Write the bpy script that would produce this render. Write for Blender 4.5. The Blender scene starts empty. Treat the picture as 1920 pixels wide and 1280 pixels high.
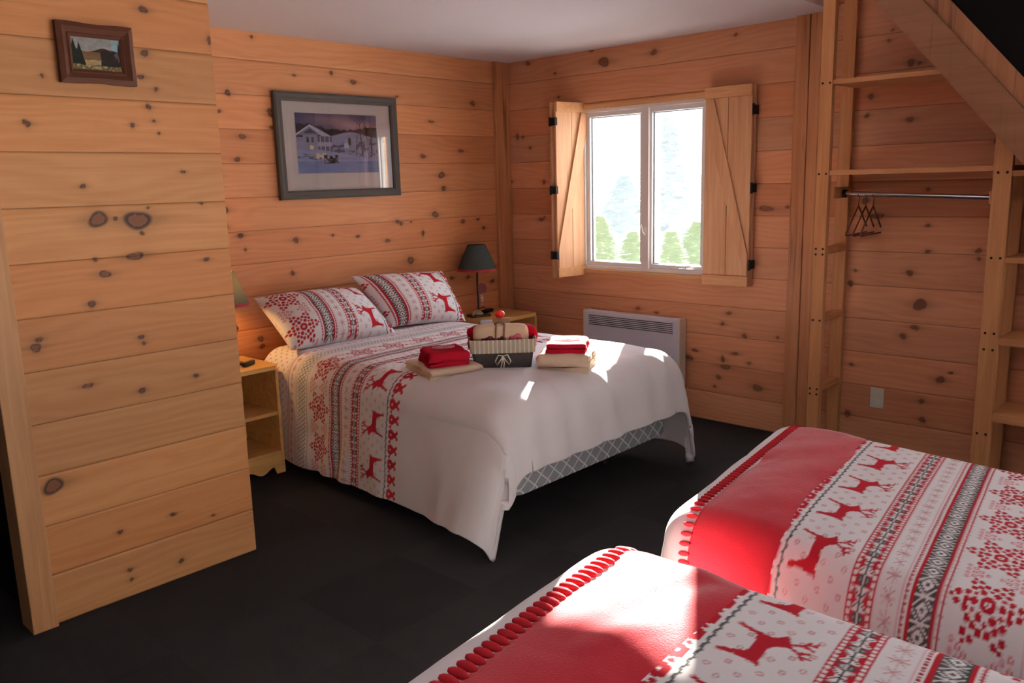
import bpy, bmesh, math, random
import numpy as np
from mathutils import Vector, Matrix
random.seed(7); rng = np.random.default_rng(7)
PI = math.pi
COL = bpy.context.scene.collection
SC = bpy.context.scene
P19 = 0.1905            # plank pitch
KN_PART= [(-3.26,2.232,0.02,0.015),(-3.008,2.15,0.01,0.018),(-3.271,2.077,0.016,0.016),(-3.294,1.991,0.014,0.012),(-3.242,1.95,0.01,0.01),(-3.278,1.884,0.012,0.012),(-3.263,1.832,0.008,0.008),(-3.248,1.787,0.007,0.006),(-3.711,1.815,0.009,0.009),(-3.167,1.643,0.011,0.008),(-3.547,1.595,0.011,0.011),(-3.507,1.475,0.037,0.03),(-3.364,1.464,0.05,0.04),(-3.353,1.416,0.01,0.01),(-3.446,1.474,0.009,0.011),(-3.319,1.51,0.009,0.006),(-3.103,1.519,0.009,0.006),(-3.387,1.331,0.032,0.016),(-3.506,1.274,0.025,0.016),(-3.535,1.331,0.011,0.009),(-3.105,1.295,0.014,0.01),(-3.842,1.275,0.015,0.013),(-3.565,1.169,0.015,0.017),(-3.399,1.02,0.014,0.011),(-3.77,1.039,0.023,0.017),(-3.391,0.995,0.01,0.008),(-3.613,0.87,0.022,0.012),(-3.418,0.812,0.015,0.015),(-3.196,0.829,0.012,0.011),(-3.774,0.526,0.039,0.03),(-3.563,0.276,0.011,0.012),(-3.35,0.28,0.016,0.009),(-3.182,0.223,0.01,0.007),(-3.543,0.111,0.01,0.011),(-3.541,0.069,0.01,0.008),(-3.337,0.073,0.013,0.011)]
KN_W1= [(-2.276,2.099,0.02,0.02),(-2.336,1.999,0.012,0.012),(-2.023,2.015,0.018,0.015),(-2.018,1.992,0.017,0.015),(-2.018,1.92,0.014,0.013),(-2.21,1.864,0.023,0.018),(-2.252,1.737,0.02,0.018),(-2.365,1.647,0.013,0.015),(-2.374,1.586,0.013,0.012),(-2.364,1.456,0.032,0.024),(-2.367,1.361,0.026,0.03),(-2.273,1.31,0.02,0.018),(-1.91,1.261,0.023,0.019),(-1.641,1.273,0.012,0.01),(-1.448,1.254,0.017,0.013),(-1.206,1.21,0.023,0.014),(-2.25,1.229,0.01,0.009),(-1.413,2.213,0.024,0.019),(-1.841,2.224,0.015,0.009),(-0.365,2.135,0.027,0.018),(-0.774,1.995,0.025,0.011),(-0.499,1.801,0.026,0.015),(-0.861,1.762,0.025,0.018),(-0.695,1.634,0.031,0.022),(-0.68,1.542,0.026,0.018),(-0.771,1.364,0.03,0.022),(-0.504,1.302,0.022,0.019),(-0.35,1.31,0.016,0.012),(-0.292,1.244,0.017,0.016),(-0.892,1.241,0.014,0.022),(-1.084,1.317,0.019,0.014),(-1.065,2.145,0.013,0.01),(-1.015,1.063,0.029,0.033),(-1.949,1.064,0.015,0.019),(-2.2,0.698,0.025,0.019),(-2.193,0.652,0.021,0.016),(-0.637,0.903,0.021,0.015),(-0.47,0.894,0.022,0.015),(-0.218,0.837,0.023,0.016),(-0.643,0.795,0.021,0.011)]
KN_W2= [(-0.898,2.351,0.049,0.031),(-1.296,2.366,0.028,0.023),(-0.218,2.416,0.021,0.018),(-0.796,2.436,0.018,0.014),(-0.096,1.906,0.016,0.027),(-0.221,1.819,0.016,0.012),(-0.35,1.568,0.015,0.019),(-0.317,1.296,0.031,0.012),(-2.094,1.376,0.047,0.019),(-0.024,1.575,0.017,0.012),(-1.178,0.696,0.022,0.014),(-1.329,0.68,0.017,0.011),(-1.824,0.65,0.019,0.014),(-1.977,0.587,0.018,0.017),(-1.584,0.401,0.032,0.018),(-1.627,0.453,0.024,0.01),(-1.83,0.421,0.015,0.024),(-1.915,0.466,0.029,0.013),(-1.85,0.371,0.033,0.017),(-1.802,0.298,0.019,0.018),(-2.073,0.267,0.032,0.024),(-1.776,0.234,0.012,0.011),(-1.867,0.722,0.022,0.013),(-2.872,2.127,0.024,0.021),(-2.914,2.12,0.013,0.011),(-2.755,2.251,0.011,0.011),(-2.771,2.302,0.008,0.008),(-2.677,1.973,0.02,0.017),(-2.662,1.874,0.015,0.014),(-2.884,1.839,0.021,0.019),(-3.299,1.708,0.015,0.013),(-2.996,1.476,0.013,0.011),(-3.008,1.288,0.015,0.011),(-2.745,1.336,0.037,0.017),(-2.678,1.42,0.026,0.02),(-3.016,1.153,0.018,0.011),(-3.257,1.164,0.017,0.016),(-3.26,1.124,0.012,0.011),(-2.932,1.033,0.022,0.018),(-2.994,0.866,0.037,0.032),(-2.975,0.739,0.029,0.015),(-2.917,0.686,0.022,0.018),(-2.645,0.492,0.015,0.013),(-3.121,0.468,0.026,0.023),(-3.035,0.336,0.019,0.015),(-2.638,0.198,0.021,0.022),(-3.044,0.232,0.022,0.018),(-2.553,0.997,0.019,0.027),(-2.642,1.032,0.012,0.009),(-2.619,0.958,0.018,0.021),(-3.17,0.513,0.013,0.008),(-2.23,1.385,0.017,0.012)]

# ------------------------------------------------------------------ helpers
def srgb(r, g, b):
    f = lambda c: c/12.92 if c <= .04045 else ((c+.055)/1.055)**2.4
    return (f(r/255), f(g/255), f(b/255))

class MB:
    """collects shapes into one bmesh"""
    def __init__(self): self.bm = bmesh.new()
    def add(self, verts, faces, M=None):
        vs = [self.bm.verts.new((M @ Vector(v)) if M is not None else v) for v in verts]
        for f in faces:
            try: self.bm.faces.new([vs[i] for i in f])
            except ValueError: pass
        return vs
    def box(self, c, s, M=None, bev=0.0, seg=2):
        b = bmesh.new(); bmesh.ops.create_cube(b, size=1.0)
        for v in b.verts: v.co = Vector((v.co.x*s[0]+c[0], v.co.y*s[1]+c[1], v.co.z*s[2]+c[2]))
        if bev: bmesh.ops.bevel(b, geom=b.edges[:], offset=bev, segments=seg, profile=.6, affect='EDGES')
        self.join(b, M); return self
    def rng(self, x0, x1, y0, y1, z0, z1, M=None, bev=0.0):
        return self.box(((x0+x1)/2, (y0+y1)/2, (z0+z1)/2), (abs(x1-x0), abs(y1-y0), abs(z1-z0)), M, bev)
    def join(self, b, M=None):
        b.verts.index_update()
        vs = [tuple(v.co) for v in b.verts]; fs = [[v.index for v in f.verts] for f in b.faces]
        b.free(); self.add(vs, fs, M)
    def tube(self, pts, r, n=10, M=None, cap=True, closed=False):
        pts = [Vector(p) for p in pts]; rings = []; N = len(pts)
        rr = r if isinstance(r, (list, tuple)) else [r]*N
        up = None
        for i, p in enumerate(pts):
            if closed: t = pts[(i+1) % N]-pts[i-1]
            else: t = pts[min(i+1, N-1)]-pts[max(i-1, 0)]
            if t.length < 1e-9: t = Vector((0, 0, 1))
            t.normalize()
            if up is None:
                up = Vector((0, 0, 1)) if abs(t.z) < .9 else Vector((1, 0, 0))
            a = t.cross(up); a.normalize(); b = a.cross(t); up = b
            rings.append([p+(a*math.cos(2*PI*k/n)+b*math.sin(2*PI*k/n))*rr[i] for k in range(n)])
        vs = [v for R in rings for v in R]; fs = []
        m = N if closed else N-1
        for i in range(m):
            j = (i+1) % N
            for k in range(n): fs.append((i*n+k, i*n+(k+1) % n, j*n+(k+1) % n, j*n+k))
        if cap and not closed: fs += [tuple(range(n))[::-1], tuple((N-1)*n+k for k in range(n))]
        self.add([tuple(v) for v in vs], fs, M); return self
    def lathe(self, prof, n=28, M=None, cap=True):
        vs = []; fs = []
        for r, z in prof:
            for k in range(n): vs.append((r*math.cos(2*PI*k/n), r*math.sin(2*PI*k/n), z))
        for i in range(len(prof)-1):
            for k in range(n): fs.append((i*n+k, i*n+(k+1) % n, (i+1)*n+(k+1) % n, (i+1)*n+k))
        if cap: fs += [tuple(range(n))[::-1], tuple((len(prof)-1)*n+k for k in range(n))]
        self.add(vs, fs, M); return self
    def prism(self, poly, axis, a, b, M=None):
        """extrude a 2D polygon along axis; the poly gives the other two coordinates in x,y,z order"""
        def P(u, v, w): return {'x': (w, u, v), 'y': (u, w, v), 'z': (u, v, w)}[axis]
        n = len(poly)
        vs = [P(u, v, a) for u, v in poly]+[P(u, v, b) for u, v in poly]
        fs = [tuple(range(n)), tuple(range(2*n-1, n-1, -1))]+[(i, i+n, (i+1) % n+n, (i+1) % n) for i in range(n)]
        self.add(vs, fs, M); return self
    def build(self, name, mat, parent=None, smooth=False, auto=None):
        bm = self.bm
        bmesh.ops.recalc_face_normals(bm, faces=bm.faces[:])
        me = bpy.data.meshes.new(name); bm.to_mesh(me); bm.free()
        if mat is not None: me.materials.append(mat)
        if smooth: me.polygons.foreach_set('use_smooth', [True]*len(me.polygons))
        o = bpy.data.objects.new(name, me); COL.objects.link(o)
        if parent is not None: o.parent = parent
        if auto:
            me.set_sharp_from_angle(angle=math.radians(auto))
        return o

def tag(o, label=None, cat=None, group=None, kind=None):
    if label: o['label'] = label
    if cat: o['category'] = cat
    if group: o['group'] = group
    if kind: o['kind'] = kind
    return o
def thing(name, label, cat, loc=(0, 0, 0), rz=0.0, group=None):
    o = bpy.data.objects.new(name, None); COL.objects.link(o); o.empty_display_size = .05
    o.location = loc; o.rotation_euler = (0, 0, rz)
    return tag(o, label, cat, group)
def struct(o): o['kind'] = 'structure'; return o

def grid_mesh(name, P, mat, color=None, parent=None, keep=None, smooth=True, attr='col', flip=False):
    """P: (n,m,3) array of points -> quad grid mesh with an optional per-point colour"""
    n, m = P.shape[:2]
    idx = np.arange(n*m).reshape(n, m)
    q = np.stack([idx[:-1, :-1], idx[1:, :-1], idx[1:, 1:], idx[:-1, 1:]], -1)
    if flip: q = q[..., ::-1]
    if keep is not None: q = q[keep]
    q = q.reshape(-1, 4)
    me = bpy.data.meshes.new(name)
    me.vertices.add(n*m); me.vertices.foreach_set('co', P.reshape(-1).astype(np.float32))
    me.loops.add(q.size); me.loops.foreach_set('vertex_index', q.reshape(-1).astype(np.int32))
    me.polygons.add(len(q)); me.polygons.foreach_set('loop_start', (np.arange(len(q))*4).astype(np.int32))
    me.update(calc_edges=True)
    if smooth: me.polygons.foreach_set('use_smooth', np.ones(len(q), bool))
    if color is not None:
        a = me.color_attributes.new(attr, 'FLOAT_COLOR', 'POINT')
        c = np.ones((n*m, 4), np.float32); c[:, :3] = color.reshape(-1, 3)
        a.data.foreach_set('color', c.reshape(-1))
    me.materials.append(mat); me.validate()
    o = bpy.data.objects.new(name, me); COL.objects.link(o)
    if parent is not None: o.parent = parent
    return o

def sstep(a, b, x):
    t = np.clip((x-a)/(b-a), 0, 1); return t*t*(3-2*t)
def snoise(x, y, seed=0, oct=3):
    """cheap smooth value noise"""
    r = np.random.default_rng(seed); T = r.random((64, 64)); out = 0; amp = 1; tot = 0
    for o in range(oct):
        xi = np.floor(x).astype(int); yi = np.floor(y).astype(int); fx = x-xi; fy = y-yi
        fx = fx*fx*(3-2*fx); fy = fy*fy*(3-2*fy)
        g = lambda i, j: T[(xi+i) % 64, (yi+j) % 64]
        out = out+amp*((g(0, 0)*(1-fx)+g(1, 0)*fx)*(1-fy)+(g(0, 1)*(1-fx)+g(1, 1)*fx)*fy)
        tot += amp; amp *= .5; x = x*2+11.3; y = y*2+5.7
    return out/tot*2-1

# ------------------------------------------------------------------ materials
class NT:
    def __init__(self, name):
        self.mat = bpy.data.materials.new(name); self.mat.use_nodes = True
        self.t = self.mat.node_tree; self.t.nodes.clear()
        self.out = self.t.nodes.new('ShaderNodeOutputMaterial')
    def n(self, kind, **kw):
        nd = self.t.nodes.new('ShaderNode'+kind)
        for k, v in kw.items():
            if k.startswith('i_'): nd.inputs[int(k[2:])].default_value = v
            else: setattr(nd, k, v)
        return nd
    def l(self, a, b): self.t.links.new(a, b)
    def val(self, v):
        return v
    def math(self, op, a, b=None, c=None):
        nd = self.t.nodes.new('ShaderNodeMath'); nd.operation = op
        for i, v in enumerate((a, b, c)):
            if v is None: continue
            if isinstance(v, (int, float)): nd.inputs[i].default_value = v
            else: self.l(v, nd.inputs[i])
        return nd.outputs[0]
    def mix(self, f, a, b, blend='MIX'):
        nd = self.t.nodes.new('ShaderNodeMix'); nd.data_type = 'RGBA'; nd.blend_type = blend
        for sock, v in ((nd.inputs[0], f), (nd.inputs[6], a), (nd.inputs[7], b)):
            if isinstance(v, (int, float)): sock.default_value = v
            elif isinstance(v, tuple): sock.default_value = (*v[:3], 1)
            else: self.l(v, sock)
        return nd.outputs[2]
    def obj(self):
        return self.n('TexCoord').outputs['Object']
    def sep(self, v):
        nd = self.n('SeparateXYZ'); self.l(v, nd.inputs[0]); return nd.outputs
    def comb(self, x, y, z):
        nd = self.n('CombineXYZ')
        for i, v in enumerate((x, y, z)):
            if isinstance(v, (int, float)): nd.inputs[i].default_value = v
            else: self.l(v, nd.inputs[i])
        return nd.outputs[0]
    def noise(self, vec, scale=5, detail=3, rough=.5, dist=0):
        nd = self.n('TexNoise'); self.l(vec, nd.inputs['Vector'])
        nd.inputs['Scale'].default_value = scale; nd.inputs['Detail'].default_value = detail
        nd.inputs['Roughness'].default_value = rough; nd.inputs['Distortion'].default_value = dist
        return nd.outputs['Fac']
    def bump(self, h, s=.2, d=.01):
        nd = self.n('Bump'); nd.inputs['Strength'].default_value = s; nd.inputs['Distance'].default_value = d
        self.l(h, nd.inputs['Height']); return nd.outputs[0]
    def bsdf(self, color, rough=.5, metal=0, normal=None, spec=.5, **kw):
        b = self.n('BsdfPrincipled')
        for s, v in (('Base Color', color), ('Roughness', rough), ('Metallic', metal), ('Specular IOR Level', spec)):
            if isinstance(v, tuple): b.inputs[s].default_value = (*v[:3], 1)
            elif isinstance(v, (int, float)): b.inputs[s].default_value = v
            else: self.l(v, b.inputs[s])
        for k, v in kw.items():
            s = b.inputs[k.replace('_', ' ')]
            s.default_value = (*v, 1) if isinstance(v, tuple) and len(v) == 3 else v
        if normal is not None: self.l(normal, b.inputs['Normal'])
        self.l(b.outputs[0], self.out.inputs[0]); return self.mat

def wood_planks(name, axis, base, tones=None, knots=True, seed=0.0, planks=True, dark=(.026, .009, .006), contrast=.55):
    """horizontal pine planks on a wall whose long axis is 'x' or 'y'"""
    t = NT(name); x, y, z = t.sep(t.obj()); u = x if axis == 'x' else y
    zi = t.math('DIVIDE', z, P19); idx = t.math('FLOOR', zi); fr = t.math('FRACT', zi)
    wn = t.n('TexWhiteNoise', noise_dimensions='1D'); t.l(t.math('ADD', idx, seed), wn.inputs['W'])
    rnd = wn.outputs['Value']
    off = t.math('MULTIPLY', rnd, 37.0)
    zz = t.math('ADD', z, off)
    warp = t.noise(t.comb(t.math('MULTIPLY', u, 1.1), t.math('MULTIPLY', zz, 6.0), off), 1.0, 2)
    cath = t.math('SINE', t.math('ADD', t.math('MULTIPLY', zz, 150.0), t.math('MULTIPLY', warp, 42.0)))
    cath = t.math('MULTIPLY_ADD', cath, .5, .5)
    fine = t.noise(t.comb(t.math('MULTIPLY', u, 3.0), t.math('MULTIPLY', zz, 90.0), off), 1.0, 4, .6)
    broad = t.noise(t.comb(t.math('MULTIPLY', u, .9), t.math('MULTIPLY', zz, 9.0), off), 1.0, 2)
    g = t.math('ADD', t.math('MULTIPLY', cath, .18), t.math('MULTIPLY', fine, .45))
    g = t.math('ADD', g, t.math('MULTIPLY', broad, .55))
    lo = tuple(c*k for c, k in zip(base, (.84, .74, .66))); hi = tuple(min(1, c*k) for c, k in zip(base, (1.10, 1.16, 1.22)))
    mr = t.n('MapRange'); t.l(g, mr.inputs[0]); mr.inputs[1].default_value = .30; mr.inputs[2].default_value = .95
    c = t.mix(mr.outputs[0], hi, lo)
    # tone of each plank
    k1 = t.math('MULTIPLY_ADD', rnd, contrast, 1-contrast*.5)
    wn2 = t.n('TexWhiteNoise', noise_dimensions='1D'); t.l(t.math('ADD', idx, seed+50.5), wn2.inputs['W'])
    tint = t.mix(wn2.outputs['Value'], (1.05, .88, .74), (1.03, 1.06, 1.06))
    c = t.mix(1.0, c, tint, 'MULTIPLY')
    gray = t.n('CombineColor');
    for i in range(3): t.l(k1, gray.inputs[i])
    c = t.mix(1.0, c, gray.outputs[0], 'MULTIPLY')
    if planks:
        d = t.math('ABSOLUTE', t.math('SUBTRACT', fr, .5))
        gm = t.n('MapRange', interpolation_type='SMOOTHSTEP'); t.l(d, gm.inputs[0]); gm.inputs[1].default_value = .482; gm.inputs[2].default_value = .499
        c = t.mix(t.math('MULTIPLY', gm.outputs[0], .62), c, (.05, .016, .006))
    if knots:
        a = t.n('Attribute', attribute_name='col'); s = t.n('SeparateColor'); t.l(a.outputs['Color'], s.inputs[0])
        c = t.mix(t.math('MULTIPLY', s.outputs[1], .55), c, tuple(q*.5 for q in lo))
        c = t.mix(s.outputs[0], c, dark)
        c = t.mix(s.outputs[2], c, (.17, .050, .022))
    h = t.math('SUBTRACT', fine, gm.outputs[0]) if planks else fine
    return t.bsdf(c, .55, normal=t.bump(h, .25, .004), spec=.3)

def wood_plain(name, base, axis='z', scale=1.0, rough=.5, contrast=1.0, dark=0.0):
    """clear timber with the grain along one axis"""
    t = NT(name); x, y, z = t.sep(t.obj())
    oi = t.n('ObjectInfo').outputs['Random']; o = t.math('MULTIPLY', oi, 17.0)
    s = {'x': (2.2, 45, 45), 'y': (45, 2.2, 45), 'z': (45, 45, 2.2)}[axis]
    v = t.comb(t.math('MULTIPLY_ADD', x, s[0]*scale, o), t.math('MULTIPLY_ADD', y, s[1]*scale, o), t.math('MULTIPLY_ADD', z, s[2]*scale, o))
    f = t.noise(v, 1.0, 4, .6, .6)
    v2 = t.comb(t.math('MULTIPLY_ADD', x, s[0]*.25, o), t.math('MULTIPLY_ADD', y, s[1]*.25, o), t.math('MULTIPLY_ADD', z, s[2]*.25, o))
    f2 = t.noise(v2, 1.0, 2, .5)
    g = t.math('ADD', t.math('MULTIPLY', f, .6), t.math('MULTIPLY', f2, .4))
    mr = t.n('MapRange'); t.l(g, mr.inputs[0]); mr.inputs[1].default_value = .3; mr.inputs[2].default_value = .72
    lo = tuple(c*(1-contrast*w) for c, w in zip(base, (.28, .4, .48))); hi = tuple(min(1, c*(1+contrast*w)) for c, w in zip(base, (.1, .16, .2)))
    c = t.mix(mr.outputs[0], hi, lo)
    if dark:
        cr = t.noise(t.comb(t.math('MULTIPLY', x, 30), t.math('MULTIPLY', y, 30), t.math('MULTIPLY', z, 1.3)), 1, 3, .6, .4)
        m2 = t.n('MapRange'); t.l(cr, m2.inputs[0]); m2.inputs[1].default_value = .58; m2.inputs[2].default_value = .72
        c = t.mix(t.math('MULTIPLY', m2.outputs[0], dark), c, (.03, .012, .006))
    return t.bsdf(c, rough, normal=t.bump(f, .2, .003), spec=.3)

def plain(name, col, rough=.5, metal=0, spec=.5, var=.12, sc=12, bump=0, bsc=60, **kw):
    t = NT(name); v = t.obj(); f = t.noise(v, sc, 3)
    c = t.mix(f, tuple(q*(1-var) for q in col), tuple(min(1, q*(1+var)) for q in col))
    nb = t.bump(t.noise(v, bsc, 4, .6), bump, .004) if bump else None
    return t.bsdf(c, rough, metal, nb, spec, **kw)

def attr_mat(name, rough=.9, spec=.2, bump=.15, bsc=500, var=.06, **kw):
    t = NT(name); a = t.n('Attribute', attribute_name='col').outputs['Color']; v = t.obj()
    f = t.noise(v, 6, 3)
    c = t.mix(1.0, a, t.mix(f, (1-var,)*3, (1+var,)*3), 'MULTIPLY')
    return t.bsdf(c, rough, 0, t.bump(t.noise(v, bsc, 2), bump, .002) if bump else None, spec, **kw)

PINE = (.64, .315, .128)
M = {}
M['w1'] = wood_planks('pine planks back wall', 'x', (.50, .218, .098), seed=3.0, contrast=.30)
M['w2'] = wood_planks('pine planks window wall', 'y', (.54, .245, .13), seed=11.0, contrast=.30)
M['part'] = wood_planks('pine planks partition', 'x', (.47, .222, .088), seed=23.0, contrast=.36)
M['ptrim'] = wood_plain('pale pine trim', (.47, .24, .105), 'z')
M['post'] = wood_plain('dark hewn timber', (.46, .195, .085), 'z', contrast=1.1, dark=.75, scale=.7)
M['beam'] = wood_plain('hewn beam', (.28, .12, .055), 'y', contrast=.9, dark=.25)
M['rack'] = wood_plain('closet pine', (.54, .25, .10), 'z')
M['shelf'] = wood_plain('shelf pine', (.50, .225, .09), 'y')
M['shut'] = wood_plain('shutter pine', (.66, .36, .19), 'z')
M['shuth'] = wood_plain('shutter rail pine', (.64, .33, .15), 'y')
M['jamb'] = wood_plain('window casing pine', (.64, .33, .14), 'y')
M['ns'] = wood_plain('nightstand pine', (.70, .40, .13), 'x', scale=.8)
M['ceil'] = plain('ceiling paint', (.62, .58, .61), .9, spec=.1, var=.02, sc=2, bump=.05)
M['dark'] = plain('painted shade black', (.012, .011, .011), .9, spec=0)  # near-black colour stands in for darkness, not a real coat of paint
M['pvc'] = plain('white vinyl', (.82, .80, .80), .35, var=.02)
M['seal'] = plain('black gasket', (.02, .02, .025), .5)
M['heater'] = plain('heater enamel', (.66, .67, .76), .4, var=.02)
M['heaterside'] = plain('heater cream plastic', (.72, .66, .55), .4, var=.02)
M['slot'] = plain('heater slots', (.03, .03, .035), .6)
M['iron'] = plain('black iron', (.012, .011, .011), .6, metal=.2, spec=.2)
M['chrome'] = plain('chrome rod', (.75, .76, .8), .18, metal=1.0, var=.03)
M['hanger'] = plain('brown hanger', (.10, .032, .016), .5)
M['plate'] = plain('cream outlet plastic', (.62, .58, .48), .4, var=.02)
M['cream'] = plain('white bed linen', (.80, .775, .76), .9, spec=.1, var=.03, bump=.1, bsc=300)
M['redsheet'] = plain('red fitted sheet', (.42, .012, .02), .9, spec=.1)
M['fleece'] = plain('red fleece', (.45, .022, .036), .95, spec=.08, var=.14, sc=9, bump=.35, bsc=220, Sheen_Weight=.9, Sheen_Roughness=.3)
M['fringe'] = plain('red blanket edge', (.44, .02, .03), .9, spec=.1)
M['redtowel'] = plain('red terry towel', (.36, .008, .022), .95, spec=.05, var=.15, bump=.5, bsc=260)
M['beige'] = plain('beige terry towel', (.66, .50, .36), .95, spec=.05, var=.1, bump=.5, bsc=260)
M['bundle'] = plain('tan fleece bundle', (.68, .49, .33), .95, spec=.05, var=.1, bump=.4, bsc=200)
M['cordtan'] = plain('brown ribbon', (.17, .085, .045), .8)
M['bow'] = plain('cream cord', (.78, .70, .56), .8)
M['thread'] = plain('pale pink thread', (.75, .45, .45), .8)
M['plum'] = plain('plum applique', (.12, .012, .035), .9)
M['pink'] = plain('rose applique', (.55, .10, .13), .9)
M['card'] = plain('kraft card', (.52, .36, .19), .8)
M['redorn'] = plain('red ornament', (.8, .02, .01), .35)
M['packet'] = plain('pale packet', (.62, .66, .8), .35)
M['shade'] = plain('dark green lampshade', (.050, .060, .056), .9, spec=.1, var=.1)
M['shadein'] = plain('lampshade lining', (.8, .72, .55), .9)
M['redtrim'] = plain('red shade trim', (.30, .012, .018), .8)
M['black'] = plain('black plastic', (.012, .012, .012), .4)
M['tanbase'] = plain('carved tan figure', (.42, .27, .15), .7)
M['whiteorn'] = plain('white ornament', (.6, .55, .5), .6)
M['redleaf'] = plain('dark red ornament', (.16, .03, .035), .6)
M['gframe'] = plain('grey picture frame', (.075, .064, .058), .7, var=.1, spec=.15)
M['mat'] = plain('cream picture mat', (.74, .68, .66), .9, var=.02)
M['art'] = attr_mat('painted print', .7, bump=0, var=.03)
M['wframe'] = wood_plain('dark walnut frame', (.105, .034, .017), 'x', rough=.5)
M['fill'] = plain('frame liner', (.05, .018, .01), .6)
M['duvet'] = attr_mat('printed cotton', .9, .1, .12, 400)

def shade_lit():
    t = NT('lit green lampshade'); z = t.sep(t.obj())[2]
    tr = t.n('BsdfTranslucent'); tr.inputs[0].default_value = (.24, .22, .13, 1)
    df = t.n('BsdfDiffuse'); df.inputs[0].default_value = (.12, .12, .105, 1)
    f = t.noise(t.obj(), 160, 2); m = t.n('MixShader'); t.l(t.math('MULTIPLY_ADD', f, .3, .2), m.inputs[0])
    t.l(df.outputs[0], m.inputs[1]); t.l(tr.outputs[0], m.inputs[2]); t.l(m.outputs[0], t.out.inputs[0]); return t.mat
M['shadelit'] = shade_lit()
def glow(name, col, e):
    t = NT(name); em = t.n('Emission'); em.inputs[0].default_value = (*col, 1); em.inputs[1].default_value = e
    t.l(em.outputs[0], t.out.inputs[0]); return t.mat
M['bulb'] = glow('warm bulb', (1, .56, .20), 260)
def glass(name, gloss=.06):
    t = NT(name); a = t.n('BsdfTransparent'); b = t.n('BsdfGlossy'); b.inputs['Roughness'].default_value = .01
    fr = t.n('Fresnel'); fr.inputs[0].default_value = 1.45
    m = t.n('MixShader'); t.l(t.math('MULTIPLY_ADD', fr.outputs[0], .7, gloss), m.inputs[0]); t.l(a.outputs[0], m.inputs[1]); t.l(b.outputs[0], m.inputs[2])
    t.l(m.outputs[0], t.out.inputs[0]); return t.mat
M['glass'] = glass('window glass', 0.0); M['pglass'] = glass('picture glass', .035)

def carpet():
    t = NT('charcoal carpet tiles'); v = t.obj(); x, y, z = t.sep(v)
    n1 = t.noise(v, 260, 3, .7); n2 = t.noise(v, 3.0, 3)
    s = .5
    ix = t.math('FLOOR', t.math('DIVIDE', t.math('ADD', x, .13), s)); iy = t.math('FLOOR', t.math('DIVIDE', t.math('ADD', y, .22), s))
    par = t.math('FLOORED_MODULO', t.math('ADD', ix, iy), 2.0)
    wn = t.n('TexWhiteNoise', noise_dimensions='2D'); t.l(t.comb(ix, iy, 0), wn.inputs['Vector'])
    k = t.math('ADD', t.math('MULTIPLY', par, .5), t.math('MULTIPLY', wn.outputs['Value'], .5))
    c = t.mix(k, (.021, .0195, .0205), (.033, .031, .032))
    c = t.mix(t.math('MULTIPLY', n1, .7), c, (.013, .012, .0125)); c = t.mix(t.math('MULTIPLY', n2, .3), c, (.05, .046, .047))
    return t.bsdf(c, .95, normal=t.bump(n1, .7, .006), spec=.08)
M['carpet'] = carpet()
def boxspring():
    t = NT('grey lattice ticking'); v = t.obj(); x, y, z = t.sep(v)
    u = t.math('ADD', x, y)
    a = t.math('ABSOLUTE', t.math('SUBTRACT', t.math('FRACT', t.math('ADD', t.math('MULTIPLY', u, 11), t.math('MULTIPLY', z, 13))), .5))
    b = t.math('ABSOLUTE', t.math('SUBTRACT', t.math('FRACT', t.math('SUBTRACT', t.math('MULTIPLY', u, 11), t.math('MULTIPLY', z, 13))), .5))
    m = t.math('MAXIMUM', a, b); mk = t.n('MapRange'); t.l(m, mk.inputs[0]); mk.inputs[1].default_value = .43; mk.inputs[2].default_value = .455
    w = t.noise(v, 90, 2)
    c = t.mix(mk.outputs[0], t.mix(w, (.16, .165, .18), (.24, .245, .26)), (.66, .66, .70))
    return t.bsdf(c, .85, spec=.1)
M['bspring'] = boxspring()
def wicker():
    t = NT('dark woven basket'); v = t.obj(); x, y, z = t.sep(v)
    a = t.math('SINE', t.math('MULTIPLY', z, 700)); b = t.math('SINE', t.math('MULTIPLY', t.math('ADD', x, y), 420))
    p = t.math('MULTIPLY_ADD', t.math('MULTIPLY', a, b), .5, .5)
    return t.bsdf(t.mix(p, (.012, .009, .010), (.075, .058, .06)), .6, normal=t.bump(p, .6, .004))
M['wicker'] = wicker()
def liner():
    t = NT('striped basket liner'); x, y, z = t.sep(t.obj())
    a = t.math('FRACT', t.math('MULTIPLY', x, 46)); s = t.n('MapRange', interpolation_type='SMOOTHSTEP'); t.l(a, s.inputs[0]); s.inputs[1].default_value = .62; s.inputs[2].default_value = .8
    return t.bsdf(t.mix(s.outputs[0], (.36, .30, .22), (.68, .62, .52)), .9, spec=.1)
M['liner'] = liner()

# ------------------------------------------------------------------ camera
CAM = np.array([-4.7382, -4.4005, 1.5658]); yaw, pitch, roll, fpx = .7501, -.188, -.0266, 1559.7
fw = np.array([math.cos(pitch)*math.cos(yaw), math.cos(pitch)*math.sin(yaw), math.sin(pitch)])
r0 = np.array([math.sin(yaw), -math.cos(yaw), 0]); u0 = np.cross(r0, fw)
Rr = math.cos(roll)*r0+math.sin(roll)*u0; Ur = -math.sin(roll)*r0+math.cos(roll)*u0
cd = bpy.data.cameras.new('camera'); cam = bpy.data.objects.new('camera', cd); COL.objects.link(cam)
mw = Matrix.Identity(4)
for i in range(3): mw[i][0] = Rr[i]; mw[i][1] = Ur[i]; mw[i][2] = -fw[i]; mw[i][3] = CAM[i]
cam.matrix_world = mw
cd.sensor_fit = 'HORIZONTAL'; cd.sensor_width = 36; cd.lens = fpx*36/1920; cd.clip_start = .05; cd.clip_end = 300
SC.camera = cam

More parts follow.
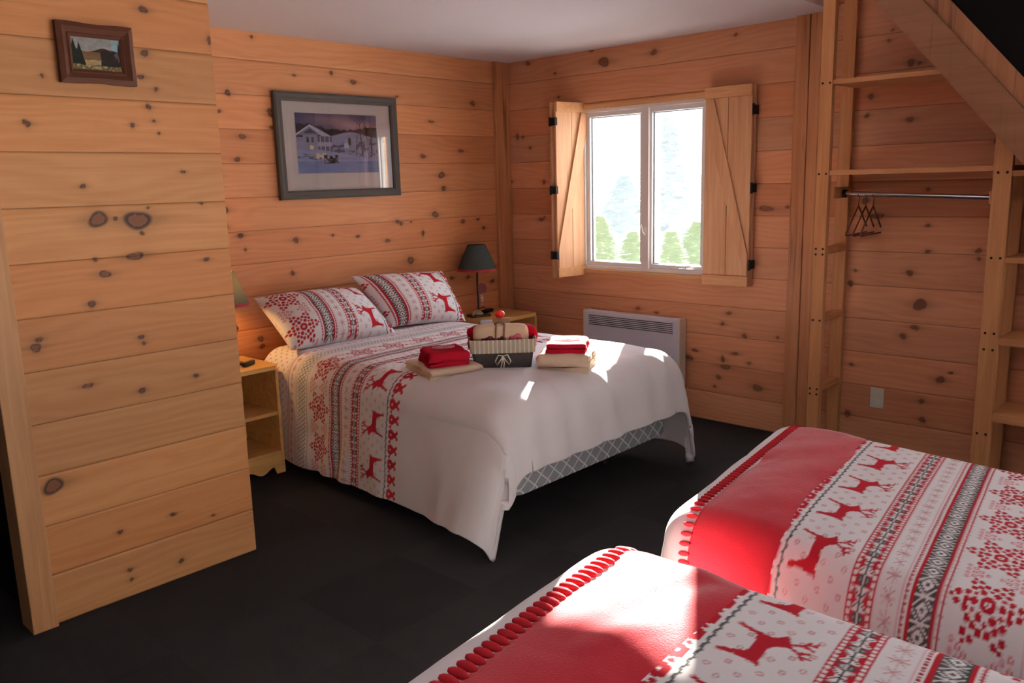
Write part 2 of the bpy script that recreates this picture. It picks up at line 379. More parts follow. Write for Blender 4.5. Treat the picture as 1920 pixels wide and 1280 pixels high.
# ------------------------------------------------------------------ plank walls with knots
def knot_cols(U, Z, knots, extra, seed, fade=.88):
    """r = dark ring, g = disturbed grain halo, b = brown heart"""
    r = np.random.default_rng(seed); C = np.zeros(U.shape+(3,), np.float32)
    ks = [(k[0], k[1], k[2]*(.88 if k[2] < .03 else 1), k[3]*(.88 if k[2] < .03 else 1)) for k in knots]
    for _ in range(extra):
        a = .006+.008*r.random(); ks.append((r.uniform(U.min(), U.max()), r.uniform(Z.min(), Z.max()), a*1.1, a))
    u0, du, z0, dz = U[0, 0], U[1, 0]-U[0, 0], Z[0, 0], Z[0, 1]-Z[0, 0]
    for (ku, kz, a, b) in ks:
        R = max(a, b)*6
        i0 = int((ku-R-u0)/du); i1 = int((ku+R-u0)/du); i0, i1 = max(0, min(i0, i1)), min(U.shape[0], max(i0, i1)+2)
        j0 = max(0, int((kz-R-z0)/dz)); j1 = min(U.shape[1], int((kz+R-z0)/dz)+2)
        if i0 >= i1 or j0 >= j1: continue
        x = (U[i0:i1, j0:j1]-ku)/a; y = (Z[i0:i1, j0:j1]-kz)/b
        ph = r.random()*6.28; ang = np.arctan2(y, x)
        d = np.hypot(x, y)*(1+.12*np.sin(2*ang+ph)+.07*np.sin(3*ang+2*ph))
        core = 1-sstep(.75, 1.1, d)
        big = a > .018
        ring = core*np.where(d > .62, 1, .55 if big else .8)
        heart = core*(1-sstep(.4, .7, d))*(.75 if big else .35)
        tail = np.exp(-(y/.55)**2)*np.exp(-(x/3.2)**2)*.75
        halo = np.clip(np.exp(-(d/1.7)**2)*.8+tail, 0, 1)
        S = C[i0:i1, j0:j1]
        S[..., 0] = np.maximum(S[..., 0], ring*fade); S[..., 1] = np.maximum(S[..., 1], halo); S[..., 2] = np.maximum(S[..., 2], heart)
    return C

def plank_wall(name, mat, axis, const, a0, a1, z0, z1, knots, extra, seed, step=.006, hole=None, flip=False, parent=None, profile=True):
    us = np.arange(a0, a1+step, step); us[-1] = a1; zs = np.arange(z0, z1+step, step); zs[-1] = z1
    if hole:
        for arr, (h0, h1) in ((us, hole[0]), (zs, hole[1])):
            for h in (h0, h1): arr[np.argmin(abs(arr-h))] = h
    U, Z = np.meshgrid(us, zs, indexing='ij')
    fr = (Z/P19) % 1; g = np.exp(-((np.minimum(fr, 1-fr)*P19)/.003)**2)*.004 if profile else 0
    D = const + (g if axis == 'x' else g)*np.ones_like(U)
    P = np.stack([U, D, Z], -1) if axis == 'x' else np.stack([D, U, Z], -1)
    keep = None
    if hole:
        cu = (us[:-1]+us[1:])/2; cz = (zs[:-1]+zs[1:])/2
        keep = ~(((cu > hole[0][0]) & (cu < hole[0][1]))[:, None] & ((cz > hole[1][0]) & (cz < hole[1][1]))[None, :])
    return grid_mesh(name, P, mat, knot_cols(U, Z, knots, extra, seed, .74 if axis == 'y' else .95), parent, keep, True, flip=flip)

# back wall (behind the big bed)
w = struct(plank_wall('wall_back', M['w1'], 'x', 0.0, -4.1, 0.02, 0.0, 2.46, KN_W1, 12, 1))
WY0, WY1, WZ0, WZ1 = -1.715, -.675, .925, 2.085       # window opening
w = struct(plank_wall('wall_right', M['w2'], 'y', 0.0, -4.6, 0.0, 0.0, 2.78, KN_W2, 18, 2, hole=((WY0, WY1), (WZ0, WZ1)), flip=True))
b = MB()      # outer shells keep daylight out of the wall thickness
b.rng(.16, .18, -4.6, WY0, 0, 2.8); b.rng(.16, .18, WY1, .2, 0, 2.8); b.rng(.16, .18, WY0, WY1, 0, WZ0); b.rng(.16, .18, WY0, WY1, WZ1, 2.8)
struct(b.build('wall_outer', M['dark']))
# partition
PX0, PX1, PY = -3.835, -3.0, -1.2
par = struct(plank_wall('wall_left', M['part'], 'x', PY, PX0, PX1, 0.0, 2.46, KN_PART, 5, 3, step=.005))
b = MB()
for i in range(13):
    z0, z1 = i*P19+.0015, min((i+1)*P19-.0015, 2.46); ox = random.uniform(-.006, .004)
    b.rng(PX1-.03, PX1+ox, PY+.006, PY+.045, z0, z1)
b.rng(PX0, PX1-.012, PY+.01, PY+.09, 0, 2.46); b.rng(PX1-.05, PX1-.012, PY+.01, -.01, 0, 2.46)
b.build('partition_core', M['ptrim'], par)
b = MB().rng(PX0-.075, PX0+.012, PY-.022, PY+.10, 0, 2.46, bev=.004); struct(b.build('trim_1', M['ptrim']))
b = MB().rng(-7.5, PX0-.06, .9, .95, 0, 2.6).rng(PX0-.03, PX0+.0, PY+.1, .95, 0, 2.46); struct(b.build('wall_hall', M['dark']))  # darkness of the unlit hallway is put into the wall colour
# floor, ceiling
b = MB().rng(-8, .02, -8, 1, -.06, 0); struct(b.build('floor', M['carpet']))
b = MB().rng(-7.5, .05, -2.47, 1.0, 2.44, 2.54); struct(b.build('ceiling', M['ceil']))
b = MB().rng(-7.5, .2, -8, -2.40, 2.785, 2.85); struct(b.build('ceiling_sky_block', M['ceil']))  # added out of view to keep sky light off the beds from above
# timbers
b = MB().rng(-.155, -.004, -.03, -.001, 0, 2.44, bev=.006); struct(b.build('corner_post', M['post']))
b = MB()
b.rng(-.045, 0.0, -2.345, -2.262, 0, 2.6, bev=.006).rng(-.05, 0.0, -2.415, -2.350, 0, 2.6, bev=.006)
struct(b.build('timber_post', M['post']))

# ------------------------------------------------------------------ window
XG = .055
win = struct(thing('window_1', None, None))
b = MB()
b.rng(-.006, .16, WY0, WY1, WZ1-.03, WZ1+.0).rng(-.012, .16, WY0, WY1, WZ0, WZ0+.022).rng(-.004, .16, WY0, WY0+.022, WZ0, WZ1).rng(-.004, .16, WY1-.022, WY1, WZ0, WZ1)
b.build('casing', M['jamb'], win)
def rect_frame(b, y0, y1, z0, z1, w, x0, x1, bev=.004):
    b.rng(x0, x1, y0, y1, z1-w, z1, bev=bev).rng(x0, x1, y0, y1, z0, z0+w, bev=bev).rng(x0, x1, y0, y0+w, z0+w, z1-w, bev=bev).rng(x0, x1, y1-w, y1, z0+w, z1-w, bev=bev)
b = MB(); rect_frame(b, WY0+.022, WY1-.022, WZ0+.022, WZ1-.03, .026, .01, .12)
b.rng(.01, .16, -1.252, -1.195, WZ0+.04, WZ1-.05, bev=.004); b.build('window_frame', M['pvc'], win)
for (y0, y1) in ((-1.205, WY1-.047), (WY0+.047, -1.235)):
    s = MB(); rect_frame(s, y0, y1, WZ0+.047, WZ1-.055, .032, .028, .09, .006); so = s.build('sash', M['pvc'], win)
    g = MB(); rect_frame(g, y0+.031, y1-.031, WZ0+.078, WZ1-.086, .006, .05, .06, 0); g.build('gasket', M['seal'], so)
    p = MB().rng(.054, .057, y0+.03, y1-.03, WZ0+.077, WZ1-.085); p.build('pane', M['glass'], so)
b = MB().rng(.0, .026, -1.60, -1.49, WZ0+.048, WZ0+.062, bev=.005); b.tube([(.012, -1.545, WZ0+.062), (.0, -1.55, WZ0+.078), (-.01, -1.59, WZ0+.08)], [.008, .007, .006])
b.build('crank_handle', M['pvc'], win)
b = MB().rng(.006, .02, -1.236, -1.216, 1.11, 1.25, bev=.004).tube([(.008, -1.226, 1.2), (-.012, -1.222, 1.22), (-.016, -1.212, 1.27)], [.006, .006, .005]); b.build('sash_lock', M['pvc'], win)

# shutters: each side is a pair of hinged leaves folded on each other
def leaf(parent, name, w, z0, z1, th, Mx, brace=True, mirror=False):
    """panel in local x (0..w) / z, front face at y=-th"""
    o = bpy.data.objects.new(name, None) if False else None
    b = MB()
    n = 2
    for i in range(n):
        b.rng(i*w/n+.0015, (i+1)*w/n-.0015, -th*.6, 0, z0, z1, Mx, .0025)
    pn = b.build(name, M['shut'], parent)
    if brace:
        b = MB().rng(0, w, -th, -th*.6, z1-.065, z1, Mx, .002); b.build('rail', M['shuth'], pn)
        b = MB().rng(0, w, -th, -th*.6, z0, z0+.065, Mx, .002); b.build('rail', M['shuth'], pn)
        t0, t1 = z1-.068, z0+.068; bw = .085
        if not mirror: poly = [(.01, t0), (.01+bw*.6, t0), (w-.005, t1+.13), (w-.005, t1), (w-.02, t1), (.01, t0-.13)]
        else: poly = [(w-.01, t0), (w-.01-bw*.6, t0), (.005, t1+.13), (.005, t1), (.02, t1), (w-.01, t0-.13)]
        b = MB().prism(poly, 'y', -th, -th*.6, Mx); b.build('brace', M['shut'], pn)
    return pn
SZ0, SZ1 = .905, 2.10
def frame2d(px, py, qx, qy):
    """matrix whose local x runs from p to q on plan; local -y faces the room side"""
    d = Vector((qx-px, qy-py, 0)); d.normalize(); n = Vector((-d.y, d.x, 0))
    m = Matrix.Identity(4)
    for i in range(3): m[i][0] = d[i]; m[i][1] = n[i]; m[i][2] = (0, 0, 1)[i]
    m[0][3] = px; m[1][3] = py
    return m
shl = thing('window_shutter', 'left pine shutter folded out into the room beside the window', 'shutter', (0, 0, 0), group='window shutters')
A = frame2d(-.245, -.645, -.025, -.655)
leaf(shl, 'front_leaf', .285, SZ0, SZ1, .032, frame2d(-.245, -.655, .03, -.715) if False else frame2d(-.235, -.648, -.012, -.69), True, True)
leaf(shl, 'back_leaf', .23, SZ0-.005, SZ1-.0, .03, frame2d(-.237, -.612, -.01, -.654), False)
for z in (1.97, 1.51, 1.06):
    b = MB().rng(-.012, .012, -.038, .03, z-.026, z+.026, frame2d(-.245, -.645, -.02, -.69), .003).tube([(-.25, -.625, z-.03), (-.25, -.625, z+.03)], .008); b.build('hinge', M['iron'], shl)
shr = thing('window_shutter', 'right pine shutter folded flat against the wall, covering the window edge', 'shutter', (0, 0, 0), group='window shutters')
leaf(shr, 'front_leaf', .305, SZ0, SZ1, .034, frame2d(-.052, -1.715, -.040, -2.02), True, False)
leaf(shr, 'back_leaf', .29, SZ0, SZ1, .026, frame2d(-.016, -1.735, -.012, -2.025), False)
for z in (1.955, 1.50, 1.04):
    b = MB().rng(-.065, -.004, -2.034, -2.021, z-.026, z+.026, None, .003).tube([(-.07, -2.032, z-.032), (-.07, -2.032, z+.032)], .008); b.build('hinge', M['iron'], shr)
b = MB().rng(-.016, 0, -.665, -.595, SZ0-.01, SZ1+.01, bev=.003); struct(b.build('trim_2', M['jamb']))

# heater
h = thing('panel_heater', 'white wall panel heater with louvred grille below the window', 'heater', (-.0, -1.165, .215))
b = MB().rng(-.088, -.012, -.385, .385, 0, .45, bev=.012); b.build('body', M['heater'], h)
for q in (-.398, .375): MB().rng(-.086, -.006, q, q+.023, -.004, .454, bev=.006).build('end_cap', M['heaterside'], h)
b = MB().rng(-.0895, -.086, -.345, .345, .345, .425); g = b.build('grille', M['slot'], h)
b = MB()
for i in range(7): b.rng(-.092, -.087, -.35, .35, .345+i*.0125, .3515+i*.0125, bev=.001)
b.build('louvre', M['heater'], g)
for q in (-.2, .16): MB().rng(-.012, 0, q, q+.04, .05, .40).build('wall_bracket', M['iron'], h)

# ------------------------------------------------------------------ closet
ck = thing('closet_rack', 'built-in pine closet rack with shelves against the window wall', 'closet', (0, 0, 0))
def post(x, y, z1, w=.095, d=.04, z0=0):
    b = MB().rng(x-d/2, x+d/2, y-w/2, y+w/2, z0, z1, bev=.003); return b.build('post', M['rack'], ck)
def screws(p, x, y, zs):
    for z in zs:
        for dy in (-.020, .018): MB().lathe([(.006, -.0015), (.006, .0015), (.003, .002)], 8, Matrix.Translation((x, y+dy, z)) @ Matrix.Rotation(-PI/2, 4, 'Y')).build('screw', M['iron'], p)
pf = post(-.30, -2.562, 2.75, .066); screws(pf, -.3205, -2.562, (2.033, 1.57, 1.175, 1.145, .785, .40, .37))
post(-.022, -2.562, 2.75, .07, .036)
pr = post(-.30, -3.408, 1.86, .078); screws(pr, -.3205, -3.408, (1.555, 1.16, .80, .72, .30))
post(-.022, -3.408, 2.1, .07, .036)
for z, y1 in ((2.035, -3.22), (1.575, -3.44)):
    b = MB().rng(-.315, -.004, y1, -2.596, z-.013, z+.013, bev=.003); b.build('shelf', M['shelf'], ck)
for z in (1.16, .79, .40):
    b = MB().rng(-.282, -.038, -2.593, -2.533, z-.016, z+.016, bev=.003); b.build('rung', M['shelf'], ck)
for q, z in ((-2.615, 1.44), (-3.369, 1.41)): MB().rng(-.282, -.038, q, q+.019, z, z+.06, bev=.003).build('rod_support', M['rack'], ck)
for z, t in ((1.55, .013), (1.15, .013), (.76, .016), (.385, .02)):
    b = MB().rng(-.315, -.004, -4.3, -3.443, z-t, z+t, bev=.003); b.build('shelf', M['shelf'], ck)
post(-.30, -4.34, 1.1, .09)
b = MB().tube([(-.16, -2.615, 1.464), (-.16, -3.352, 1.436)], .0135, 16); rod = b.build('hanging_rod', M['chrome'], ck, True, 40)
for q, z in ((-2.614, 1.464), (-3.335, 1.437)): MB().tube([(-.16, q, z), (-.16, q-.017, z-.001)], .022, 16).build('rod_socket', M['iron'], rod)
for i, (y, rz, lab) in enumerate(((-2.70, .26, 'brown wire hanger nearest the corner post on the closet rod'), (-2.738, .26, 'brown wire hanger in the middle of the three on the closet rod'), (-2.776, .26, 'brown wire hanger farthest along the closet rod'))):
    hz = 1.451-.001*i
    hk = [(.014*math.cos(a), 0, .0+.014*math.sin(a)) for a in np.linspace(PI*1.15, -.4, 9)]+[(.003, 0, -.03), (0, 0, -.055)]
    b = MB().tube([(p[0], p[1], p[2]) for p in hk], .0023, 8)
    tri = [(0, 0, -.055), (.185, 0, -.19), (.19, 0, -.2), (.18, 0, -.203), (-.18, 0, -.203), (-.19, 0, -.2), (-.185, 0, -.19)]
    b.tube(tri, .0042, 8, closed=True)
    o = b.build('clothes_hanger', M['hanger'], None, True); o.location = (-.16, y, hz+.002); o.rotation_euler = (0, 0, rz-.2)
    tag(o, lab, 'hanger', 'wire hangers on the closet rod')
o = thing('electrical_outlet', 'cream electrical outlet low on the plank wall inside the closet', 'outlet', (0, -2.80, .318))
b = MB().rng(-.008, -.001, -.037, .037, -.058, .058, bev=.003); pl = b.build('cover_plate', M['plate'], o)
b = MB().rng(-.0105, -.007, -.017, .017, .008, .04, bev=.003).rng(-.0105, -.007, -.017, .017, -.04, -.008, bev=.003); sk = b.build('socket', M['plate'], pl)

# sloping roof timber at the closet front, with an added near-black panel above painting in lens vignette
def slope_bar(x0, x1, off0, off1, mat, name):
    p0 = np.array([-2.70, 2.555]); p1 = np.array([-3.95, 1.10]); d = (p1-p0)/np.linalg.norm(p1-p0); n = np.array([-d[1], d[0]])
    if n[1] < 0: n = -n
    poly = [tuple(p0+n*off0), tuple(p1+n*off0), tuple(p1+n*off1), tuple(p0+n*off1)]
    return MB().prism(poly, 'x', x0, x1).build(name, mat)
struct(slope_bar(-.40, -.28, -.02, .125, M['beam'], 'ceiling_beam'))
struct(slope_bar(-.30, -.002, .03, .05, M['shelf'], 'ceiling_slope'))
struct(slope_bar(-.36, -.30, .125, .20, M['post'], 'trim_3'))
struct(slope_bar(-.345, -.33, .20, 1.3, M['dark'], 'vignette_panel'))

# ------------------------------------------------------------------ printed pattern (u across the bed, v from the zigzag towards the head)
WHITE = np.array([.80, .77, .775]); RED = np.array([.40, .012, .024]); DKG = np.array([.055, .062, .060]); PNK = np.array([.62, .20, .24]); GRY = np.array([.30, .29, .29])
DEER = [(-.060, .028), (-.050, .026), (-.036, .072), (-.012, .078), (.012, .080), (.030, .074), (.040, .050), (.046, .022), (.056, .024), (.054, .058), (.056, .090), (.060, .108), (.066, .112), (.058, .116),
        (.046, .110), (.024, .112), (.000, .110), (-.014, .118), (-.024, .134), (-.030, .146), (-.048, .140), (-.066, .132), (-.068, .126), (-.054, .118), (-.046, .104), (-.048, .080), (-.054, .05)]
ANT = [((-.032, .142), (-.020, .166)), ((-.020, .166), (-.004, .176)), ((-.022, .162), (-.030, .182)), ((-.012, .172), (-.014, .188)), ((-.040, .142), (-.052, .166)), ((-.052, .166), (-.068, .172)), ((-.052, .164), (-.046, .186)), ((-.060, .169), (-.064, .186))]
def in_poly(x, y, poly):
    c = np.zeros(x.shape, bool); n = len(poly)
    for i in range(n):
        x0, y0 = poly[i]; x1, y1 = poly[(i+1) % n]
        if y0 == y1: continue
        m = ((y0 > y) != (y1 > y)) & (x < (x1-x0)*(y-y0)/(y1-y0)+x0); c ^= m
    return c
def seg(x, y, a, b):
    ax, ay = a; dx, dy = b[0]-ax, b[1]-ay; t = np.clip(((x-ax)*dx+(y-ay)*dy)/(dx*dx+dy*dy), 0, 1)
    return np.hypot(x-ax-t*dx, y-ay-t*dy)
def pattern1(u, v):
    C = np.empty(u.shape+(3,)); C[:] = WHITE
    def put(m, c): C[m] = c
    def rep(p, o=0.0): return (u+o+p/2) % p-p/2
    def band(a, b): return (v >= a) & (v < b)
    def dots(vc, p, r, col): put((np.hypot(rep(p), v-vc) < r), col)
    # border of little figures
    a = rep(.073)
    fig = (np.hypot(a, v+.064) < .014) | (np.hypot(a-.014, v+.080) < .009) | (np.hypot(a+.014, v+.080) < .009) | ((abs(a) < .028-.5*abs(v+.035)) & band(-.055, -.016)) | (np.hypot(rep(.073, .0365), v+.028) < .008)
    put(fig & (v > -.1) & ~((np.hypot(a, v+.036) < .005)), RED)
    z = abs(((u/.030) % 1)-.5)*2
    put(abs(v-(.006*z-.003)) < .0038, DKG)
    # deer row with little rings
    m = band(.014, .210)
    for (o, vo) in ((0, .03), (.0275, .0625), (0, .095), (.0275, .1275), (0, .16), (.0275, .192)):
        d = np.hypot(rep(.055, o), v-vo); put(m & (d < .0078) & (d > .0035), RED*.6+WHITE*.4)
    du = (u % .22)-.11; dv = v
    near = m & (abs(du) < .085)
    dm = np.zeros(u.shape, bool); dm[near] = in_poly(du[near], dv[near], DEER)
    for s in ANT: dm |= near & (seg(du, dv, *s) < .0042)
    dm |= near & (np.hypot(du+.073, dv-.186) < .004)
    put(near & (np.hypot(du, dv-.1) < .05) & ~dm & False, WHITE); put(dm, RED)
    # red band
    put(band(.215, .290), RED); dots(.2235, .0155, .0055, WHITE); dots(.2815, .0155, .0055, WHITE)
    vv = v-.2525; uu = rep(.073); U2 = rep(.073, .0365)
    put(band(.2325, .2725) & (abs(vv) < .008+.9*abs(abs(U2)-.004)) & (abs(vv) < .020) & (abs(U2) < .024), WHITE)
    put(band(.234, .271) & (abs(abs(U2)-abs(vv)*1.15) < .0022) & (abs(U2) < .024), DKG); put(band(.234, .271) & (abs(vv) < .0016) & (abs(U2) < .024), DKG)
    d = abs(uu)/.017+abs(vv)/.0205; put(d < 1.0, DKG); put((d < .68) & ((abs(vv) % .006) < .0038), WHITE*.75)
    # pale flakes
    fu = rep(.046); fv = v-.327; r = np.hypot(fu, fv); a8 = (np.arctan2(fv, fu)+PI/8) % (PI/4)-PI/8
    put((r < .021) & (abs(r*np.sin(a8)) < .0016), RED*.65+WHITE*.35); put(band(.2935, .2965) | band(.3575, .3605), PNK*.5+WHITE*.5)
    # chain, stripe, lattice
    dots(.370, .0125, .0048, RED*.85); put(band(.3685, .3715), RED)
    put(band(.380, .3905) | band(.4445, .455), RED); put(band(.3905, .4445), DKG)
    lv = v-.4175; lu = rep(.050)
    d = abs(lu)/.0165+abs(lv)/.0165; put((abs(lv) < .026) & (d < 1) & (d > .42), WHITE)
    L2 = rep(.050, .025); put((abs(lv) < .025) & ((abs(abs(L2)-abs(lv)*.8) < .0026) | ((abs(L2) < .002))), WHITE*.95)
    dots(.465, .0125, .0048, RED*.85); put(band(.4635, .4665), RED)
    # great snowflakes
    for o, sc, col in ((.0, 1.0, RED),):
        su = (u+o) % .22-.11; sv = v-.567; r = np.hypot(su, sv); an = np.arctan2(sv, su)
        fl = ((r < .020) & (r > .007)) | (r < .003)
        for k in range(6):
            t = k*PI/3+PI/6
            for rr, q, e in ((.034, 0, .0095), (.053, 0, .008), (.056, .33, .0085), (.056, -.33, .0085), (.075, .14, .0085), (.075, -.14, .0085), (.040, .52, .006), (.088, 0, .006)):
                fl |= np.hypot(su-rr*math.cos(t+q), sv-rr*math.sin(t+q)) < e
        put(fl, col)
    tu = (u+.11) % .22-.11; tri = np.zeros(u.shape, bool)
    for vo, us in ((.498, (-.030, -.01, .01, .03)), (.515, (-.02, 0, .02)), (.532, (-.01, .01)), (.549, (0,)), (.585, (0,)), (.602, (-.01, .01)), (.619, (-.02, 0, .02)), (.636, (-.03, -.01, .01, .03))):
        for q in us: dd = np.hypot(tu-q, v-vo); tri |= (dd < .0075) & (dd > .003)
    put(tri, PNK)
    # grey lattice, chains, flakes and dots towards the head
    put(band(.662, .666) | band(.790, .794), PNK)
    gv = v-.728; gu = rep(.046); g = band(.690, .766)
    put(g & ((abs(abs(gu)/.023+abs(gv)/.034-1) < .16) | (abs(abs(gu)-abs(gv)*.66) < .0032)), GRY); dots(.680, .012, .004, GRY); dots(.776, .012, .004, GRY)
    fu = rep(.046); fv = v-.822; r = np.hypot(fu, fv); a8 = (np.arctan2(fv, fu)+PI/8) % (PI/4)-PI/8
    put((r < .02) & (abs(r*np.sin(a8)) < .0016), PNK); put(band(.852, .857), np.array([.28, .10, .20])); dots(.870, .0125, .0045, PNK)
    m = v > .885; put(m & (np.hypot(rep(.040), (v-.885+.02) % .056-.02) < .006), PNK); put(m & (np.hypot(rep(.040, .02), (v-.857+.02) % .056-.02) < .006), PNK)
    return C
def pattern(u, v, du=.002):
    out = 0
    for a in (-.25, .25):
        for b in (-.25, .25): out = out+pattern1(u+a*du, v+b*du)
    return out/4

# ------------------------------------------------------------------ beds
def bed(name, label, loc, rz, W, L, zb, zm, zt, group=None, sheet='cream'):
    """local x across, y from the foot (0) to the head (L)"""
    t = thing(name, label, 'bed', loc, rz, group)
    b = rbox(W-.09, .03, L, zb, zm, .08, .02); b.build('box_spring', M['bspring'], t, True, 40)
    b = rbox(W-.07, .03, L, zm+.001, zt, .10, .04); b.build('mattress', M[sheet], t, True, 40)
    b = MB().rng(-W/2+.13, W/2-.13, .16, .20, zb-.035, zb).rng(-W/2+.13, W/2-.13, L-.10, L-.06, zb-.035, zb).rng(-W/2+.13, -W/2+.17, .16, L-.06, zb-.035, zb).rng(W/2-.17, W/2-.13, .16, L-.06, zb-.035, zb)
    b.build('bed_frame', M['iron'], t)
    for x in (-W/2+.22, W/2-.22):
        for y in (.34, L-.2):
            b = MB().lathe([(.022, 0), (.024, .012), (.018, .02), (.018, zb-.034)], 14, Matrix.Translation((x, y, 0))); b.build('leg', M['iron'], t, True, 40)
    return t

def rbox(w, y0, y1, z0, z1, r, bev):
    pts = []
    for cx, cy, a0 in ((w/2-r, y1-r, 0), (-w/2+r, y1-r, PI/2), (-w/2+r, y0+r, PI), (w/2-r, y0+r, 1.5*PI)):
        for k in range(7): a = a0+PI/2*k/6; pts.append((cx+r*math.cos(a), cy+r*math.sin(a)))
    n = len(pts); rows = []
    for ins, z in ((bev, z0), (bev*.3, z0+bev*.3), (0, z0+bev), (0, z1-bev), (bev*.3, z1-bev*.3), (bev, z1)):
        kx = (w-2*ins)/w; ky = (y1-y0-2*ins)/(y1-y0); ym = (y0+y1)/2
        rows.append([(x*kx, ym+(y-ym)*ky, z) for x, y in pts])
    vs = [v for R in rows for v in R]; fs = [tuple(range(n))[::-1], tuple(5*n+k for k in range(n))]
    for i in range(5):
        for k in range(n): fs.append((i*n+k, i*n+(k+1) % n, (i+1)*n+(k+1) % n, (i+1)*n+k))
    b = MB(); b.add(vs, fs); return b
class Cloth:
    def __init__(s, W, L, zt, r, flare_l, flare_r, flare_f, fold=.0, seed=0, wr=.006, shear=0.0, puff=.02, zmin=.012, headflare=1.0, cf=.9):
        s.cf = cf; s.shx = 0.0; s.boxy = 0.0; s.swing = 0.0
        s.W, s.L, s.zt, s.r, s.fl, s.fr, s.ff, s.fold, s.seed, s.wr, s.shear, s.puff, s.zmin, s.hf = W, L, zt, r, flare_l, flare_r, flare_f, fold, seed, wr, shear, puff, zmin, headflare
    def base(s, S, T):
        r = s.r; hw = s.W/2-r
        a = np.sign(S)*np.maximum(0, abs(S)-hw); b = np.maximum(0, r-T)
        d = np.hypot(a, b); dd = np.where(d < 1e-9, 1, d); nx = a/dd; ny = -b/dd
        d = d*(1+np.where(S < 0, .13, .05)*4*nx**2*ny**2)
        arc = r*PI/2; sw = 1+s.swing*sstep(.55, .15, T)*(.35+.65*sstep(-.20, .10, T)); th = np.minimum(d/r, PI/2); ex = np.maximum(0, d-arc)
        fl = np.where(nx < 0, s.fl*sw, s.fr)*nx**2*np.clip(1-(1-s.hf)*T/s.L, 0, 1)+s.ff*ny**2+s.cf*np.minimum(nx**2, ny**2)*np.where(S < 0, 1.0, .45)
        ph = snoise(T*3.1+S*2.0, S*2.7-T*1.2, s.seed+5, 2)*2.2
        along = np.where(abs(nx) > abs(ny), T*26, S*26)+np.where((nx != 0) & (ny != 0), np.arctan2(ny, nx)*6.0, 0)
        fd = s.fold*np.sin(along+ph*1.6)*(sstep(.04, .40, ex))*(.55+.45*snoise(T*2, S*2, s.seed+9, 1))
        hor = r*np.sin(th)+fl*ex+fd
        z = s.zt-r*(1-np.cos(th))-ex*np.sqrt(np.maximum(.3, 1-fl*fl))
        # soft loft of the quilt on top
        inx = np.clip(1-(abs(S)/(s.W/2))**4, 0, 1); iny = sstep(0, .35, T)
        z = z+s.puff*inx*iny
        lowz = s.zmin; over = np.maximum(0, lowz-z); z = np.maximum(z, lowz); hor = hor+over*.1
        def f1(q, k):
            return r*np.sin(np.minimum(q/r, PI/2))+k*np.maximum(0, q-arc)
        kx = np.where(S < 0, s.fl*sw, s.fr)*np.clip(1-(1-s.hf)*T/s.L, 0, 1)
        cor = s.boxy*((a != 0) & (b > 0))
        X = np.clip(S, -hw, hw)+nx*hor*(1-cor)+cor*np.sign(a)*(f1(abs(a), kx)+fd*.6); Y = np.maximum(T, r)+ny*hor*(1-cor)-cor*(f1(b, s.ff)+fd*.4)
        return X, Y, z
    def at(s, S, T, lift=0.0, wr=None, extra=None):
        e = .004; X, Y, Z = s.base(S, T); X1, Y1, Z1 = s.base(S+e, T); X2, Y2, Z2 = s.base(S, T+e)
        a = np.stack([X1-X, Y1-Y, Z1-Z], -1); b = np.stack([X2-X, Y2-Y, Z2-Z], -1)
        n = np.cross(a, b); n /= np.maximum(1e-9, np.linalg.norm(n, axis=-1, keepdims=True)); n = np.where(n[..., 2:3] < -.3, -n, n)
        w = (s.wr if wr is None else wr)
        h = w*(snoise(S*4+20, T*3.2+20, s.seed, 4)*.7+.5*np.sin((S*.8+T)*23+4*snoise(S*2+9, T*2+9, s.seed+1, 2))*np.clip(snoise(S*2.2+5, T*2.2+3, s.seed+2, 2), 0, 1))
        if extra is not None: h = h+extra(S, T)
        P = np.stack([X, Y, Z], -1)+n*(h+lift)[..., None]
        P[..., 2] = np.maximum(P[..., 2], s.zmin*.7)
        P[..., 1] += s.shear*P[..., 0]; P[..., 0] += s.shx*(P[..., 1]-.2)
        return P
def axis_vals(lst):
    out = []
    for a, b, st in lst: out.append(np.arange(a, b-1e-9, st))
    out.append([lst[-1][1]]); return np.concatenate(out)
def solidify(o, th, off=-1):
    m = o.modifiers.new('thickness', 'SOLIDIFY'); m.thickness = th; m.offset = off; return o

# --- big bed against the back wall
BX, BY = -1.595, -2.07; BW, BL = 1.35, 2.035
bed('double_bed', 'double bed on grey lattice box spring against the back wall', (BX, BY, 0), 0, BW, BL, .200, .42, .60, sheet='redsheet')
c0 = Cloth(BW+.06, BL, .645, .125, .19, .14, .10, fold=.016, seed=3, wr=.008, puff=.015, headflare=.10, cf=1.0)
c0.boxy = .85; c0.swing = 1.1
S = axis_vals([(-1.225, .72, .0052), (.72, 1.19, .010)]); T = axis_vals([(-.255, 1.9, .0054)])
Sg, Tg = np.meshgrid(S, T, indexing='ij')
def gather(S, T):   # soft vertical gathers of the white foot
    f = sstep(.28, -.05, T)*np.clip(1-abs(S)/1.1, 0, 1)
    return .009*f*np.sin(S*30+4*snoise(S*3+3, T*2, 8, 2))+.006*np.clip(snoise(S*5+1, T*1.5+2, 31, 3), -.2, 1)*sstep(.9, .3, T)
P = c0.at(Sg, Tg, 0, None, gather)
VZ0 = .765
o = grid_mesh('duvet', P, M['duvet'], pattern(Sg+.10, (Tg-VZ0)*.995), flip=True); o.location = (BX, BY-.01, 0)
solidify(o, .02); tag(o, 'white duvet with reindeer and snowflake stripes spread over the double bed', 'duvet')

